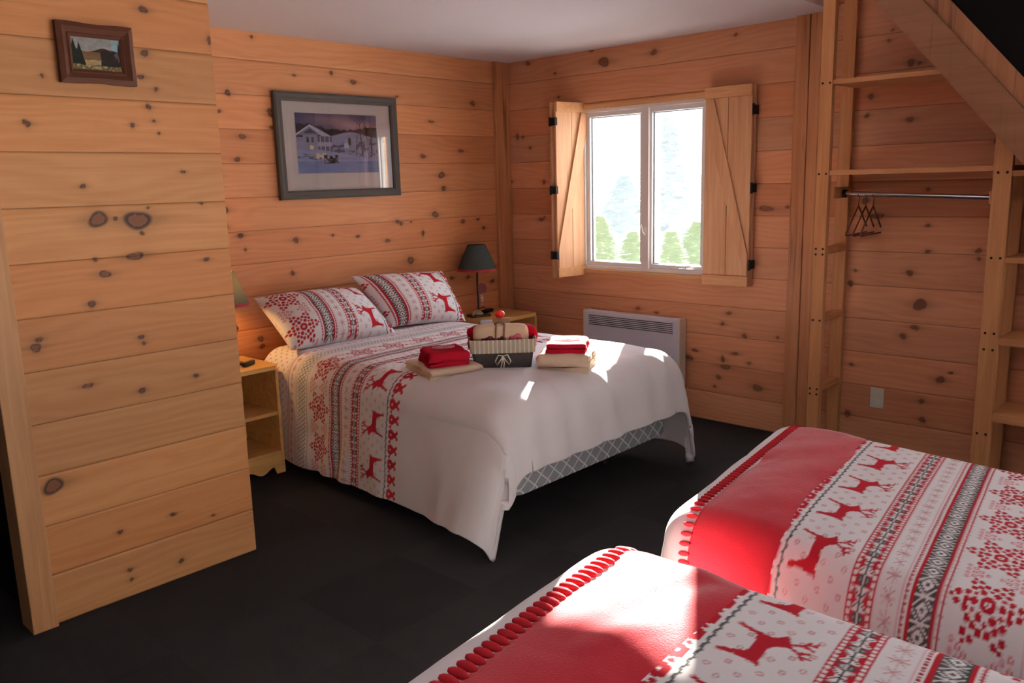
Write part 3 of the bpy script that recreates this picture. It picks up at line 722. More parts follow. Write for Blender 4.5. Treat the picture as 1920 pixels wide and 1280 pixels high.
# --- the two single beds in front
B2X, B2Y = -2.315, -3.105
bed('single_bed', 'single bed nearer the closet, red blanket across its foot', (B2X, B2Y, 0), PI, .96, 1.95, .20, .38, .575, 'single beds standing side by side')
c2 = Cloth(1.04, 1.95, .63, .10, .06, .03, .16, fold=.006, seed=21, wr=.006, shear=.13, puff=.02, cf=.5)
c2.shx = .12
S = axis_vals([(-.95, .95, .0048)]); T = axis_vals([(-.30, .12, .012), (.12, 1.12, .0042), (1.12, 1.9, .03)])
Sg, Tg = np.meshgrid(S, T, indexing='ij')
V2 = .385
o = grid_mesh('duvet', c2.at(Sg, Tg), M['duvet'], pattern(Sg+.10, (Tg-V2)/.83), flip=True); o.location = (B2X, B2Y, 0); o.rotation_euler = (0, 0, PI)
solidify(o, .02); tag(o, 'white duvet with red reindeer rows on the single bed nearer the closet', 'duvet')
B1X, B1Y = -3.64, -3.24
bed('single_bed', 'single bed in front, brightly sunlit red blanket across its foot', (B1X, B1Y, 0), PI, .96, 1.95, .20, .38, .575, 'single beds standing side by side')
c1 = Cloth(1.06, 1.95, .662, .10, .02, .08, .14, fold=.006, seed=33, wr=.006, shear=.10, puff=.02, cf=.5)
S = axis_vals([(-.95, .95, .0048)]); T = axis_vals([(-.30, .12, .012), (.12, 1.12, .0042), (1.12, 1.9, .03)])
Sg, Tg = np.meshgrid(S, T, indexing='ij')
V1 = .455
o = grid_mesh('duvet', c1.at(Sg, Tg), M['duvet'], pattern(Sg+.14, (Tg-V1)/.95), flip=True); o.location = (B1X, B1Y, 0); o.rotation_euler = (0, 0, PI)
solidify(o, .02); tag(o, 'white duvet with red reindeer rows on the front single bed', 'duvet')

def blanket(cl, loc, s0, s1, ta, tb, label, fl, seed, fringe_n, fk):
    S = np.linspace(s0, s1, 300); q = np.linspace(0, 1, 90)
    Sg, Q = np.meshgrid(S, q, indexing='ij')
    Tg = ta(Sg)*(1-Q)+tb(Sg)*Q
    wrk = lambda s, t: .009*np.sin((s*1.0+t*1.6)*22+4*snoise(s*3+1, t*3+1, seed, 2))*np.clip(snoise(s*3+30, t*4+30, seed+1, 2)+.15, 0, 1)+.012*np.sin(np.clip(Q, 0, 1)*PI)**.5
    P = cl.at(Sg, Tg, .006, .007, wrk)
    o = grid_mesh('blanket', P, M['fleece'], flip=True); o.location = (*loc, 0); o.rotation_euler = (0, 0, PI); solidify(o, .012)
    tag(o, label, 'blanket', 'red fleece blankets')
    # looped edge along the foot side
    b = MB()
    for i in range(fringe_n):
        s = s0+(s1-s0)*(i+.5)/fringe_n; t = float(ta(np.array(s)))
        A = np.array([[s]]); Bt = np.array([[t-.016]])
        p = cl.at(A, Bt, .022, 0)[0, 0]; p2 = cl.at(A, Bt-.02, .022, 0)[0, 0]; p3 = cl.at(A+.02, Bt, .022, 0)[0, 0]
        d = Vector(p2-p).normalized(); e = Vector(p3-p).normalized(); n = d.cross(e).normalized()
        m = Matrix.Identity(4)
        for k in range(3): m[k][0] = e[k]; m[k][1] = d[k]; m[k][2] = n[k]; m[k][3] = p[k]
        w = (s1-s0)/fringe_n
        vs = []; fs = []
        for k in range(9):
            la = PI*k/8-PI/2
            for j in range(12): vs.append((w*(.46 if fk > .8 else .34)*math.cos(la)*math.cos(2*PI*j/12), .034*fk*math.cos(la)*math.sin(2*PI*j/12), .011*fk*math.sin(la)))
        for k in range(8):
            for j in range(12): fs.append((k*12+j, k*12+(j+1) % 12, (k+1)*12+(j+1) % 12, (k+1)*12+j))
        b.add(vs, fs, m)
    f = b.build('looped_edge', M['fringe'], o, True)
    return o
blanket(c2, (B2X, B2Y), -.60, .80, lambda s: .11+0*s, lambda s: .36-.010*np.sin(s*9)-.01*sstep(.3, .7, s), 'red fleece blanket folded across the foot of the bed nearer the closet', None, 41, 62, .6)
blanket(c1, (B1X, B1Y), -.60, .70, lambda s: .13+.010*np.sin(s*5), lambda s: .41+.02*sstep(.2, -.5, s), 'red fleece blanket with looped edge across the foot of the front bed', None, 47, 50, .82)

# ------------------------------------------------------------------ pillows
def pillow(label, c00, c10, c11, c01, th, u0, seed, flipv=False):
    """corners: bottom-left, bottom-right, top-right, top-left seen from the foot of the bed"""
    n, m = 190, 130
    a = np.linspace(-1, 1, n); bb = np.linspace(-1, 1, m); A, B = np.meshgrid(a, bb, indexing='ij')
    px = A*(1-.055*(1-B**2)**1.0*0+0); 
    sx = A*(1-.045*(1-np.abs(B)**2)); sy = B*(1-.07*(1-np.abs(A)**2))
    p = lambda i: np.array(i)[None, None, :]
    F = (sx+1)[..., None]/2; G = (sy+1)[..., None]/2
    base = (p(c00)*(1-F)+p(c10)*F)*(1-G)+(p(c01)*(1-F)+p(c11)*F)*G
    ex = np.array(c10)-np.array(c00); ey = np.array(c01)-np.array(c00); nn = np.cross(ex, ey); nn = nn/np.linalg.norm(nn)
    prof = np.clip((1-np.abs(A)**2.4), 0, 1)**.55*np.clip((1-np.abs(B)**2.4), 0, 1)**.55
    wr = .006*snoise(A*4+seed, B*3+seed, seed, 3)*prof+.008*np.sin(A*9+B*4+seed)*prof*np.abs(A)*np.abs(B)
    Lx = np.linalg.norm(ex); Ly = np.linalg.norm(ey)
    front = base+nn*(prof*th*.62+wr)[..., None]; back = base-nn*(prof*th*.45)[..., None]
    u = B*Ly/2; v = (1-A)/2*Lx-.075
    colr = pattern(-(u)+u0, v*.98)
    o = grid_mesh('pillow', front, M['duvet'], colr)
    b = grid_mesh('pillow_back', back, M['duvet'], np.ones(front.shape)*WHITE, o, flip=True)
    # join the two faces into one closed body
    bm = bmesh.new(); bm.from_mesh(o.data); bm.from_mesh(b.data); bmesh.ops.remove_doubles(bm, verts=bm.verts[:], dist=1e-5); bm.to_mesh(o.data); bm.free()
    o.data.polygons.foreach_set('use_smooth', np.ones(len(o.data.polygons), bool))
    me = b.data; bpy.data.objects.remove(b); bpy.data.meshes.remove(me)
    return tag(o, label, 'pillow', 'printed pillows')
pillow('printed pillow leaning on the back wall beside the lit lamp', (-2.27, -.43, .69), (-1.52, -.43, .67), (-1.60, -.155, .945), (-2.315, -.155, .965), .235, .0, 3)
pillow('printed pillow leaning on the back wall nearer the window corner', (-1.49, -.35, .70), (-.915, -.42, .665), (-.84, -.12, .98), (-1.62, -.13, 1.02), .225, .0, 8)

# ------------------------------------------------------------------ nightstands and lamps
def nightstand(label, x0, x1, y0, y1, h):
    t = thing('nightstand', label, 'nightstand', ((x0+x1)/2, y1, 0), 0, 'pine nightstands')
    w = x1-x0; d = y1-y0; hw = w/2
    poly = [(-hw-.008, 0), (hw+.008, 0), (hw+.008, -d+.02), (hw-.02, -d-.012), (-hw+.02, -d-.012), (-hw-.008, -d+.02)]
    b = MB().prism(poly, 'z', h-.024, h); b.build('top', M['ns'], t)
    for s in (-1, 1):
        b = MB().rng(s*hw-.0, s*(hw-.018), -d, -.004, 0, h-.024, None, .002); b.build('side_panel', M['ns'], t)
    b = MB().rng(-hw+.018, hw-.018, -.016, -.004, .08, h-.024); b.build('back_panel', M['ns'], t)
    for z in (.12, .345):
        b = MB().rng(-hw+.018, hw-.018, -d+.004, -.016, z-.010, z+.010, None, .002); b.build('shelf', M['ns'], t)
    n = 24; top = .112; pts = [(-hw+.018, top)]
    for i in range(n+1):
        x = -hw+.018+(w-.036)*i/n; k = abs(2*i/n-1); z = .0 if k > .78 else .028+.016*math.cos((k-.0)*PI*2.6)
        pts.append((x, z))
    pts.append((hw-.018, top))
    b = MB().prism(pts[::-1], 'y', -d+.002, -d+.018); b.build('kick_board', M['ns'], t)
    return t
nightstand('pine nightstand between the partition and the double bed, lit lamp on top', -2.785, -2.338, -.392, -.006, .618)
nightstand('pine nightstand in the room corner, unlit lamp on top', -.62, -.17, -.40, -.006, .625)

def lamp(label, loc, lit, zs, rt, rb, hs, rz=0):
    t = thing('table_lamp', label, 'lamp', loc, rz, 'green shaded table lamps')
    b = MB().rng(-.075, .075, -.05, .05, 0, .014, None, .004); b.build('base', M['black'], t)
    b = MB().lathe([(.032, .014), (.036, .022), (.03, .03), (.018, .036), (.012, .05)], 14); b.tube([(-.05, -.01, .015), (-.046, -.012, .035), (-.03, -.01, .04)], [.008, .011, .007], 8); b.build('carved_figure', M['tanbase'], t, True, 40)
    b = MB().tube([(0, 0, .014), (.002, 0, .10), (0, .002, .2), (0, 0, zs+.05)], .007, 10)
    b.tube([(.002, 0, .19), (.02, -.012, .22), (.045, -.016, .235)], .004, 8).tube([(0, 0, .05), (.028, -.02, .07), (.05, -.02, .06)], .004, 8); b.build('stem', M['black'], t, True)
    b = MB()
    for k in range(7):
        a = k*2*PI/7; b.lathe([(.013, -.003), (.013, .003)], 10, Matrix.Translation((.02+.026*math.cos(a), -.03, .205+.026*math.sin(a))) @ Matrix.Rotation(PI/2, 4, 'X'))
    b.lathe([(.02, -.004), (.02, .004)], 14, Matrix.Translation((.02, -.03, .205)) @ Matrix.Rotation(PI/2, 4, 'X')); b.build('leaf_ornament', M['redleaf'], t, True, 40)
    b = MB()
    for (x, z, r) in ((.02, .135, .013), (.022, .115, .010), (.018, .152, .008), (.02, .09, .007)): b.lathe([(r*.3, -.005), (r, -.003), (r, .003), (r*.3, .005)], 10, Matrix.Translation((x, -.022, z)) @ Matrix.Rotation(PI/2, 4, 'X'))
    b.build('white_ornament', M['whiteorn'], t, True, 40)
    n = 40
    b = MB(); prof = [(rb, zs), (rt, zs+hs), (rt-.003, zs+hs), (rb-.003, zs)]
    vs = []; fs = []
    for r, z in prof:
        for k in range(n): vs.append((r*math.cos(2*PI*k/n), r*math.sin(2*PI*k/n), z))
    for i in range(4):
        j = (i+1) % 4
        for k in range(n): fs.append((i*n+k, i*n+(k+1) % n, j*n+(k+1) % n, j*n+k))
    b.add(vs, fs); sh = b.build('lamp_shade', M['shadelit'] if lit else M['shade'], t, True, 40)
    b = MB(); vs = []; fs = []
    for r, z in ((rb+.002, zs-.001), (rb-.003, zs+.014), (rb-.008, zs+.014), (rb-.004, zs-.001)):
        for k in range(n): vs.append((r*math.cos(2*PI*k/n), r*math.sin(2*PI*k/n), z))
    for i in range(4):
        j = (i+1) % 4
        for k in range(n): fs.append((i*n+k, i*n+(k+1) % n, j*n+(k+1) % n, j*n+k))
    b.add(vs, fs); b.build('red_hem', M['redtrim'], sh, True, 40)
    b = MB()
    for k in range(3):
        a = k*2*PI/3; b.tube([(0, 0, zs+hs-.03), (.95*rt*math.cos(a), .95*rt*math.sin(a), zs+hs-.008)], .0018, 6)
    b.build('shade_spider', M['iron'], sh)
    if lit:
        b = MB().lathe([(.012, zs+.05), (.016, zs+.07), (.028, zs+.10), (.026, zs+.125), (.012, zs+.142), (.003, zs+.146)], 16); b.build('light_bulb', M['bulb'], t, True)
    else:
        b = MB().lathe([(.012, zs+.05), (.016, zs+.07), (.028, zs+.10), (.026, zs+.125), (.012, zs+.142), (.003, zs+.146)], 16); b.build('light_bulb', M['whiteorn'], t, True)
    return t
lamp('table lamp with lit green shade half hidden by the plank partition', (-2.52, -.20, .618), True, .335, .065, .135, .185)
lamp('table lamp with unlit dark green shade in the room corner', (-.545, -.17, .625), False, .335, .065, .145, .182, -.3)
b = MB().tube([(-2.60, -.03, .626), (-2.50, -.05, .628), (-2.43, -.10, .626), (-2.455, -.17, .624), (-2.52, -.16, .625), (-2.6, -.13, .626)], .005, 8)
tag(b.build('power_cord', M['black'], None, True), 'black cord looped on the nightstand beside the lit lamp', 'cord')
b = MB().box((0, 0, .013), (.10, .028, .026), None, .008)
o = b.build('eyeglass_case', M['black'], None, True, 40); o.location = (-2.455, -.29, .618); o.rotation_euler = (0, 0, .5)
tag(o, 'small black case on the nightstand beside the lit lamp', 'case')
b = MB().box((0, 0, .012), (.11, .05, .024), None, .009); b.tube([(.05, 0, .012), (.075, .02, .012), (.06, .05, .012)], .004, 8)
o = b.build('charger', M['black'], None, True, 40); o.location = (-.36, -.08, .625); o.rotation_euler = (0, 0, .3)
tag(o, 'small black charger lying behind the unlit lamp in the corner', 'charger')

# ------------------------------------------------------------------ things on the bed
ZB = .668
def folded(w, d, layers, th, seed, r_in=.004, amp=.004, splay=.0):
    """folded cloth: a serpentine of layers in the y/z plane, swept along x with soft ends"""
    pts = []
    H = th*1.04
    path = []
    for k in range(layers):
        z = th/2+k*H; sgn = 1 if k % 2 == 0 else -1
        dk = d/2-splay*k
        xs = np.linspace(-dk, dk, 16)*sgn
        for x in xs: path.append((x, z))
        if k < layers-1:
            for a in np.linspace(-PI/2, PI/2, 8)[1:-1]: path.append((sgn*(dk+math.cos(a)*H/2), z+H/2+math.sin(a)*H/2))
    path = np.array(path); t = np.gradient(path, axis=0); t /= np.maximum(1e-9, np.linalg.norm(t, axis=1, keepdims=True)); nr = np.stack([-t[:, 1], t[:, 0]], 1)
    A = path+nr*th*.49; B = path-nr*th*.49
    m = 26; xs = np.linspace(-w/2, w/2, m)
    b = MB(); n = len(path)
    loop = np.concatenate([A, B[::-1]]); k = len(loop); vs = []
    cx = loop.mean(0)
    for i, x in enumerate(xs):
        e = abs(2*i/(m-1)-1); sh = 1-.07*max(0, (e-.78)/.22)**2.2
        for j, (y, z) in enumerate(loop):
            nz = float(snoise(np.array([x*9+seed]), np.array([y*9+j*.02]), seed, 2)[0])
            jx = .004*math.sin(y*40+seed+z*90)
            vs.append((x+jx, cx[0]+(y-cx[0])*sh, max(.0, (cx[1]+(z-cx[1])*sh)+nz*amp*min(1, z/.02)-.10*z*max(0, (e-.84)/.16)**2)))
    fs = []
    for i in range(m-1):
        for j in range(k): fs.append((i*k+j, i*k+(j+1) % k, (i+1)*k+(j+1) % k, (i+1)*k+j))
    for i in (0, m-1):
        for j in range(n-1): fs.append((i*k+j, i*k+j+1, i*k+k-2-j, i*k+k-1-j))
    b.add(vs, fs); return b
def zbed(x, y): return ZB
tl = folded(.275, .30, 3, .0185, 5, splay=.002).build('towel', M['beige'], None, True, 50); tl.location = (-2.045, -1.425, ZB-.008); tl.rotation_euler = (0, 0, -.30)
tag(tl, 'folded beige towel left of the basket under a red one', 'towel', 'beige towels on the bed')
tr = folded(.25, .26, 3, .033, 9, amp=.006, splay=.004).build('towel', M['beige'], None, True, 50); tr.location = (-1.60, -1.85, ZB-.012); tr.rotation_euler = (0, 0, -1.08)
tag(tr, 'folded beige towel right of the basket under a sunlit red one', 'towel', 'beige towels on the bed')
rl = folded(.20, .19, 3, .026, 12, amp=.008, splay=.006).build('towel', M['redtowel'], None, True, 60); rl.location = (-2.065, -1.455, ZB+.041); rl.rotation_euler = (.0, 0, -.48)
tag(rl, 'folded red towel with pale script on the beige towel left of the basket', 'towel', 'red towels on the bed')
rr = folded(.19, .23, 2, .022, 15, amp=.004, splay=.004).build('towel', M['redtowel'], None, True, 60); rr.location = (-1.612, -1.862, ZB+.088); rr.rotation_euler = (0, 0, -1.0)
tag(rr, 'folded red towel in full sun on the beige towel right of the basket', 'towel', 'red towels on the bed')
def script(parent, w, h, z):
    b = MB(); el = [(w*.5*math.cos(a), h*.5*math.sin(a), z) for a in np.linspace(0, 2*PI, 40, endpoint=False)]
    b.tube(el, .0016, 6, closed=True)
    b.tube([(w*.36*(2*i/50-1), h*.16*math.sin(i*.95)*(1.2-.5*math.sin(i*.31)), z) for i in range(51)], .0018, 6)
    return b.build('embroidery', M['thread'], parent, True)
script(rl, .11, .062, .085); script(rr, .12, .06, .049)

# basket: faces the camera on the bed's diagonal
bk = thing('basket', 'dark woven basket with striped liner and cord bow on the double bed', 'basket', (-1.79, -1.585, ZB-.008), -PI/4)
w0, d0, w1, d1, hb = .275, .19, .32, .225, .158
def frust(b, w0, d0, w1, d1, z0, z1, th, bot=True):
    def ring(w, d, z, n=9, r=.02):
        out = []
        for cx, cy, a0 in ((w/2-r, d/2-r, 0), (-w/2+r, d/2-r, PI/2), (-w/2+r, -d/2+r, PI), (w/2-r, -d/2+r, 1.5*PI)):
            for k in range(n): a = a0+PI/2*k/(n-1); out.append((cx+r*math.cos(a), cy+r*math.sin(a), z))
        return out
    R = [ring(w0, d0, z0), ring((w0+w1)/2, (d0+d1)/2, (z0+z1)/2), ring(w1, d1, z1), ring(w1-2*th, d1-2*th, z1), ring(w0-2*th, d0-2*th, z0+.004)]
    n = len(R[0]); vs = [v for r in R for v in r]; fs = []
    for i in range(4):
        for k in range(n): fs.append((i*n+k, i*n+(k+1) % n, (i+1)*n+(k+1) % n, (i+1)*n+k))
    if bot: fs += [tuple(range(n))[::-1], tuple(4*n+k for k in range(n))]
    else:
        for k in range(n): fs.append((4*n+k, 4*n+(k+1) % n, (k+1) % n, k))
    b.add(vs, fs); return b
frust(MB(), w0, d0, w1, d1, 0, hb, .008).build('woven_body', M['wicker'], bk, True, 40)
ln = frust(MB(), w1-.004, d1-.004, w1+.014, d1+.014, hb-.064, hb+.003, .006, False).build('fabric_liner', M['liner'], bk, True, 40)
b = MB(); yb = -d1/2-.012
for s in (-1, 1):
    b.tube([(0, yb, hb-.075), (s*.022, yb-.004, hb-.068), (s*.038, yb-.004, hb-.10), (s*.03, yb-.002, hb-.118), (s*.012, yb, hb-.095), (0, yb, hb-.077)], .0032, 8)
    b.tube([(0, yb, hb-.076), (s*.006, yb+.001, hb-.11), (s*.007-.008, yb+.008, hb-.148)], .0030, 8)
b.build('cord_bow', M['bow'], bk, True)
BKM = Matrix.Translation((-1.79, -1.585, ZB-.008)) @ Matrix.Rotation(-PI/4, 4, 'Z')
def inb(o, x, y, z, rz=0):
    o.matrix_world = BKM @ Matrix.Translation((x, y, z)) @ Matrix.Rotation(rz, 4, 'Z'); return o
def puffy(w, d, h, seed, amp=.01):
    b = bmesh.new(); bmesh.ops.create_cube(b, size=1); bmesh.ops.subdivide_edges(b, edges=b.edges[:], cuts=9, use_grid_fill=True)
    for v in b.verts:
        x, y, z = v.co*2
        k = (abs(x)**5+abs(y)**5+abs(z)**5)**(-1/5) if max(abs(x), abs(y), abs(z)) > .01 else 1
        q = Vector((x*k, y*k, z*k))
        nz = float(snoise(np.array([q.x*2+seed+3]), np.array([q.z*2+q.y+seed]), seed, 2)[0])
        v.co = Vector((q.x*w/2, q.y*d/2, q.z*h/2))*(1+amp*nz/.1)
    m = MB(); m.join(b); return m
o = inb(puffy(.345, .11, .135, 4, .006).build('towel', M['redtowel'], None, True), 0, .035, hb-.012); tag(o, 'red towel standing in the basket behind the tan bundle', 'towel')
bd = inb(puffy(.275, .085, .15, 7, .004).build('fleece_bundle', M['bundle'], None, True), -.005, -.045, hb-.004); tag(bd, 'tan fleece bundle tied with brown ribbon at the front of the basket', 'bundle')
b = MB()
for x in (-.028, .012): b.tube([(x+.006, -.046, -.06), (x, -.0475, 0), (x+.004, -.046, .06), (x+.006, -.03, .075), (x+.006, .0, .078)], .0042, 8)
b.tube([(-.03, -.02, .078), (-.01, -.03, .086), (.012, -.02, .08)], .005, 8); b.build('ribbon', M['cordtan'], bd, True)
for nm, mt, x, z in (('applique', 'plum', -.068, .004), ('applique', 'plum', -.008, .002), ('applique', 'pink', .068, .012)):
    b = MB()
    for k in range(7):
        a = k*.9; r = .012+.006*math.sin(k*2.1); b.lathe([(r*.9, -.0012), (r, 0), (r*.9, .0012)], 9, Matrix.Translation((x+.022*math.cos(a), -.0425, z-.008+.014*math.sin(a))) @ Matrix.Rotation(PI/2, 4, 'X'))
    b.build(nm, M[mt], bd, True)
o = inb(MB().rng(-.04, .045, -.004, .004, 0, .105, None, .001).rng(-.042, .047, -.008, .01, .098, .106, None, .001).build('card', M['card']), .0, .09, hb-.026); tag(o, 'kraft card standing at the back of the basket under the red ornament', 'card')
b = MB().lathe([(.004, -.02), (.02, -.014), (.027, 0), (.022, .013), (.006, .02)], 18); 
o = b.build('ornament', M['redorn'], None, True); inb(o, -.006, .09, hb+.098); tag(o, 'small bright red round ornament above the card in the basket', 'ornament')
b = MB().box((0, 0, 0), (.06, .02, .05), None, .008); o = inb(b.build('soap_packet', M['packet'], None, True, 40), -.075, .0, hb+.06); tag(o, 'small pale shiny packet behind the tan bundle in the basket', 'packet')

# ------------------------------------------------------------------ pictures
def ring_frame(b, w, h, bw, y0, y1, prof=None):
    """mitred frame in local x/z, front towards -y"""
    prof = prof or [(0, y1), (0, y0+.006), (.25, y0), (.55, y0+.004), (.8, y0+.002), (1, y0+.010), (1, y1)]
    corners = [(-1, -1), (1, -1), (1, 1), (-1, 1)]; n = len(prof); vs = []
    for cx, cz in corners:
        for f, y in prof: vs.append((cx*(w/2-f*bw), y, cz*(h/2-f*bw)))
    fs = []
    for c in range(4):
        d = (c+1) % 4
        for k in range(n-1): fs.append((c*n+k, d*n+k, d*n+k+1, c*n+k+1))
        fs.append((c*n+n-1, d*n+n-1, d*n, c*n))
    b.add(vs, fs); return b
def art_mesh(name, w, h, y, fn, parent, nx=260, nz=190):
    x = np.linspace(-w/2, w/2, nx); z = np.linspace(-h/2, h/2, nz); X, Z = np.meshgrid(x, z, indexing='ij')
    return grid_mesh(name, np.stack([X, np.full_like(X, y), Z], -1), M['art'], fn(X/w+.5, Z/h+.5), parent, smooth=False)
def winter(u, v):
    L = lambda *c: np.array(srgb(*c)); C = np.zeros(u.shape+(3,))
    n = snoise(u*9, v*9, 2, 4)
    t = np.clip((v-.6)/.4, 0, 1)[..., None]; w = np.exp(-((v-.86+.25*(u-.5))/.10)**2)[..., None]*np.clip(u*1.3-.05, 0, 1)[..., None]
    C[:] = L(120, 112, 128)*(1-t)+L(72, 78, 104)*t; C = C*(1-w)+L(196, 152, 150)*w; C *= (1+.18*n)[..., None]
    hill = .78+.05*np.sin(u*7+1)+.035*snoise(u*26, v*0+1, 4, 3)-.10*np.clip(u-.62, 0, 1)
    C[v < hill] = L(44, 40, 50); m = (v < hill) & (snoise(u*60, v*40, 9, 2) > .2); C[m] = L(62, 56, 62)
    sl = .60+.10*np.exp(-((u-.66)/.22)**2); m = v < sl; C[m] = (L(150, 148, 168)[None]*(1+.22*snoise(u*8, v*16, 6, 3)[m][:, None]))
    m = (v < .52+.03*np.sin(u*9)) & (u > .30); m2 = m & (snoise(u*22, v*24, 12, 3) > .12); C[m2] = L(86, 84, 100)
    tr = (abs(u-.6) < .03) & (v > .42) & (v < .50+.8*(.03-abs(u-.6))); C[tr] = L(190, 188, 200); tr = (abs(u-.64) < .018) & (v > .48) & (v < .62-2.2*abs(u-.64)); C[tr] = L(52, 58, 60)
    # house with gable, roof and two porches
    wall = (u > .08) & (u < .25) & (v > .38) & (v < .66); C[wall] = L(150, 150, 166)
    gab = (v > .64) & (v < .80-.95*abs(u-.165)); C[gab] = L(128, 126, 142); tri2 = (v > .67) & (v < .745-.95*abs(u-.165)); C[tri2] = L(70, 66, 84)
    rf = (u > .165) & (u < .43) & (v > .62-.05*(u-.25)) & (v < .815-.78*np.clip(u-.17, 0, 1)) & (v > .80-1.1*(u-.165)-.03); C[rf] = L(186, 184, 196)
    for s in (-1, 1):
        e = abs((v-.80)+.95*abs(u-.165)) < .016; C[e & (u < .27) & (v > .62)] = L(205, 202, 212)
    p = (u > .25) & (u < .42) & (v > .36) & (v < .62); C[p] = L(98, 94, 108)
    C[p & (abs(v-.49) < .035)] = L(176, 172, 184); C[p & (((u*100) % 5.5) < 1.1)] = L(182, 180, 190)
    for a, b_ in ((.13, .56), (.19, .56), (.19, .43)):
        C[(abs(u-a) < .013) & (abs(v-b_) < .045)] = L(78, 74, 88)
    C[(abs(u-.175) < .022) & (abs(v-.43) < .04)] = L(240, 226, 168)
    sn = v < .36+.05*np.sin(u*5+.5)-.06*u; C[sn] = (L(150, 156, 182)[None]*(1+.25*snoise(u*6, v*20, 14, 3)[sn][:, None]))
    m = sn & (v < .20); C[m] = (L(122, 134, 166)[None]*(1+.25*snoise(u*5, v*16, 15, 3)[m][:, None]))
    dr = (abs(v-.27-.03*np.sin(u*20)) < .03) & (u < .28); C[dr & (snoise(u*20, v*50, 17, 2) > 0)] = L(88, 86, 96)
    dr = (abs(v-.29) < .05) & (u > .22) & (u < .34); C[dr & (snoise(u*14, v*14, 18, 2) > -.1)] = L(226, 210, 176)
    h = (abs(u-.40) < .09) & (abs(v-.235) < .075) & (snoise(u*30, v*26, 19, 2) > -.05-1.5*(.06-abs(v-.235))); C[h] = L(58, 52, 48)
    h = (abs(u-.43) < .05) & (abs(v-.24) < .03); C[h & (snoise(u*40, v*30, 22, 2) > 0)] = L(112, 92, 70)
    for x0, x1, w_ in ((.80, .775, .010), (.925, .915, .010), (.72, .76, .006)):
        x = x0+(x1-x0)*(v-.3)/.7; C[(abs(u-x) < w_*(1.25-v)) & (v > .30)] = L(60, 52, 58)
    for k in range(14):
        a = .4+k*.17; x0, z0 = (.79, .55+.028*k) if k % 2 else (.92, .52+.028*k); s = 1 if k % 3 else -1
        q = (u-x0)*s; C[(q > 0) & (q < .075) & (abs(v-z0-q*1.7) < .006)] = L(64, 56, 62)
    return np.clip(C, 0, 1)*np.array([.92, .97, 1.1])
def lake(u, v):
    L = lambda *c: np.array(srgb(*c)); C = np.zeros(u.shape+(3,)); n = snoise(u*10, v*10, 3, 3)
    C[:] = L(156, 152, 150); m = (u > .82) & (v > .6); C[m] = L(150, 176, 184)
    h = v < .62+.06*np.sin(u*9+2)+.02*n; C[h] = L(66, 44, 28); m = (v < .56) & (u > .2) & (u < .72); C[m] = L(136, 92, 56)
    m = (v < .46) & (u > .22) & (u < .66); C[m] = L(120, 96, 76); m = (v < .30+.05*n) & (u > .25) & (u < .60); C[m] = L(178, 150, 104)
    for cx, w, top in ((.05, .10, .95), (.16, .10, .86), (.62, .07, .58), (.74, .09, .68), (.88, .09, .64), (.97, .06, .95)):
        C[(abs(u-cx) < w*np.clip(top-v, 0, 1)*1.6) & (v > .12) & (v < top)] = L(30, 36, 26)
    m = (u > .58) & (v > .16) & (v < .66-.3*abs(u-.8)); C[m] = L(46, 36, 34); C[m & (snoise(u*14, v*6, 6, 2) > .25)] = L(96, 82, 84)
    m = v < .17+.05*n; C[m] = L(112, 100, 60); C[m & (snoise(u*18, v*18, 7, 2) > .2)] = L(176, 160, 130)
    return C*(.85+.25*n)[..., None]*.8
# winter print on the back wall
pw, ph = .91, .625
pc = thing('framed_picture', 'grey framed winter farmhouse print above the double bed', 'picture', (-1.552, -.002, 1.816), 0, 'framed pictures')
pc.rotation_euler = (0, math.radians(-.3), 0)
ring_frame(MB(), pw, ph, .052, -.034, -.001).build('frame', M['gframe'], pc)
MB().rng(-pw/2+.045, pw/2-.045, -.012, -.006, -ph/2+.045, ph/2-.045).build('mat_board', M['mat'], pc)
art_mesh('print', .605, .355, -.0132, winter, pc).location = (-.012, 0, .018)
b = MB(); ring_frame(b, .613, .363, .004, -.0134, -.012, [(0, -.012), (0, -.0136), (1, -.0136), (1, -.012)]); bv = b.build('mat_bevel', M['mat'], pc); bv.location = (-.012, 0, .018)
MB().rng(-pw/2+.047, pw/2-.047, -.019, -.017, -ph/2+.047, ph/2-.047).build('picture_glass', M['pglass'], pc)
# small painting on the partition
sp = thing('framed_picture', 'small lake painting in dark walnut frame on the plank partition', 'picture', (-3.452, PY-.002, 2.055), 0, 'framed pictures')
sp.scale = (1, 1, 1)
fw_, fh_ = .262, .205
b = MB()
# wavy outer edge, mitred
prof = [(0, -.001), (0, -.022), (.35, -.030), (.7, -.018), (.8, -.022), (1, -.014), (1, -.001)]
n = len(prof); side = 15; ringpts = []
cs = [(-1, -1), (1, -1), (1, 1), (-1, 1)]
for c in range(4):
    (ax, az), (bx_, bz) = cs[c], cs[(c+1) % 4]
    for k in range(side):
        f = k/side; wv = .003*math.sin(f*PI)*math.sin(f*PI*2+PI/2)*(1 if c % 2 == 0 else .4)
        ringpts.append((ax+(bx_-ax)*f, az+(bz-az)*f, wv, c))
vs = []; fs = []
for (qx, qz, wv, c) in ringpts:
    for f, y in prof:
        ox = (0 if c % 2 == 0 else (1 if c == 1 else -1)*wv)*(1-f); oz = ((-1 if c == 0 else 1)*wv if c % 2 == 0 else 0)*(1-f)
        vs.append((qx*(fw_/2-f*.048)+ox, y, qz*(fh_/2-f*.048)+oz))
N = len(ringpts)
for i in range(N):
    j = (i+1) % N
    for k in range(n): fs.append((i*n+k, j*n+k, j*n+(k+1) % n, i*n+(k+1) % n))
b.add(vs, fs); b.build('frame', M['wframe'], sp)
art_mesh('painting', .170, .113, -.0125, lake, sp, 180, 120)
MB().rng(-.09, .09, -.012, -.004, -.062, .062).build('backing', M['fill'], sp)

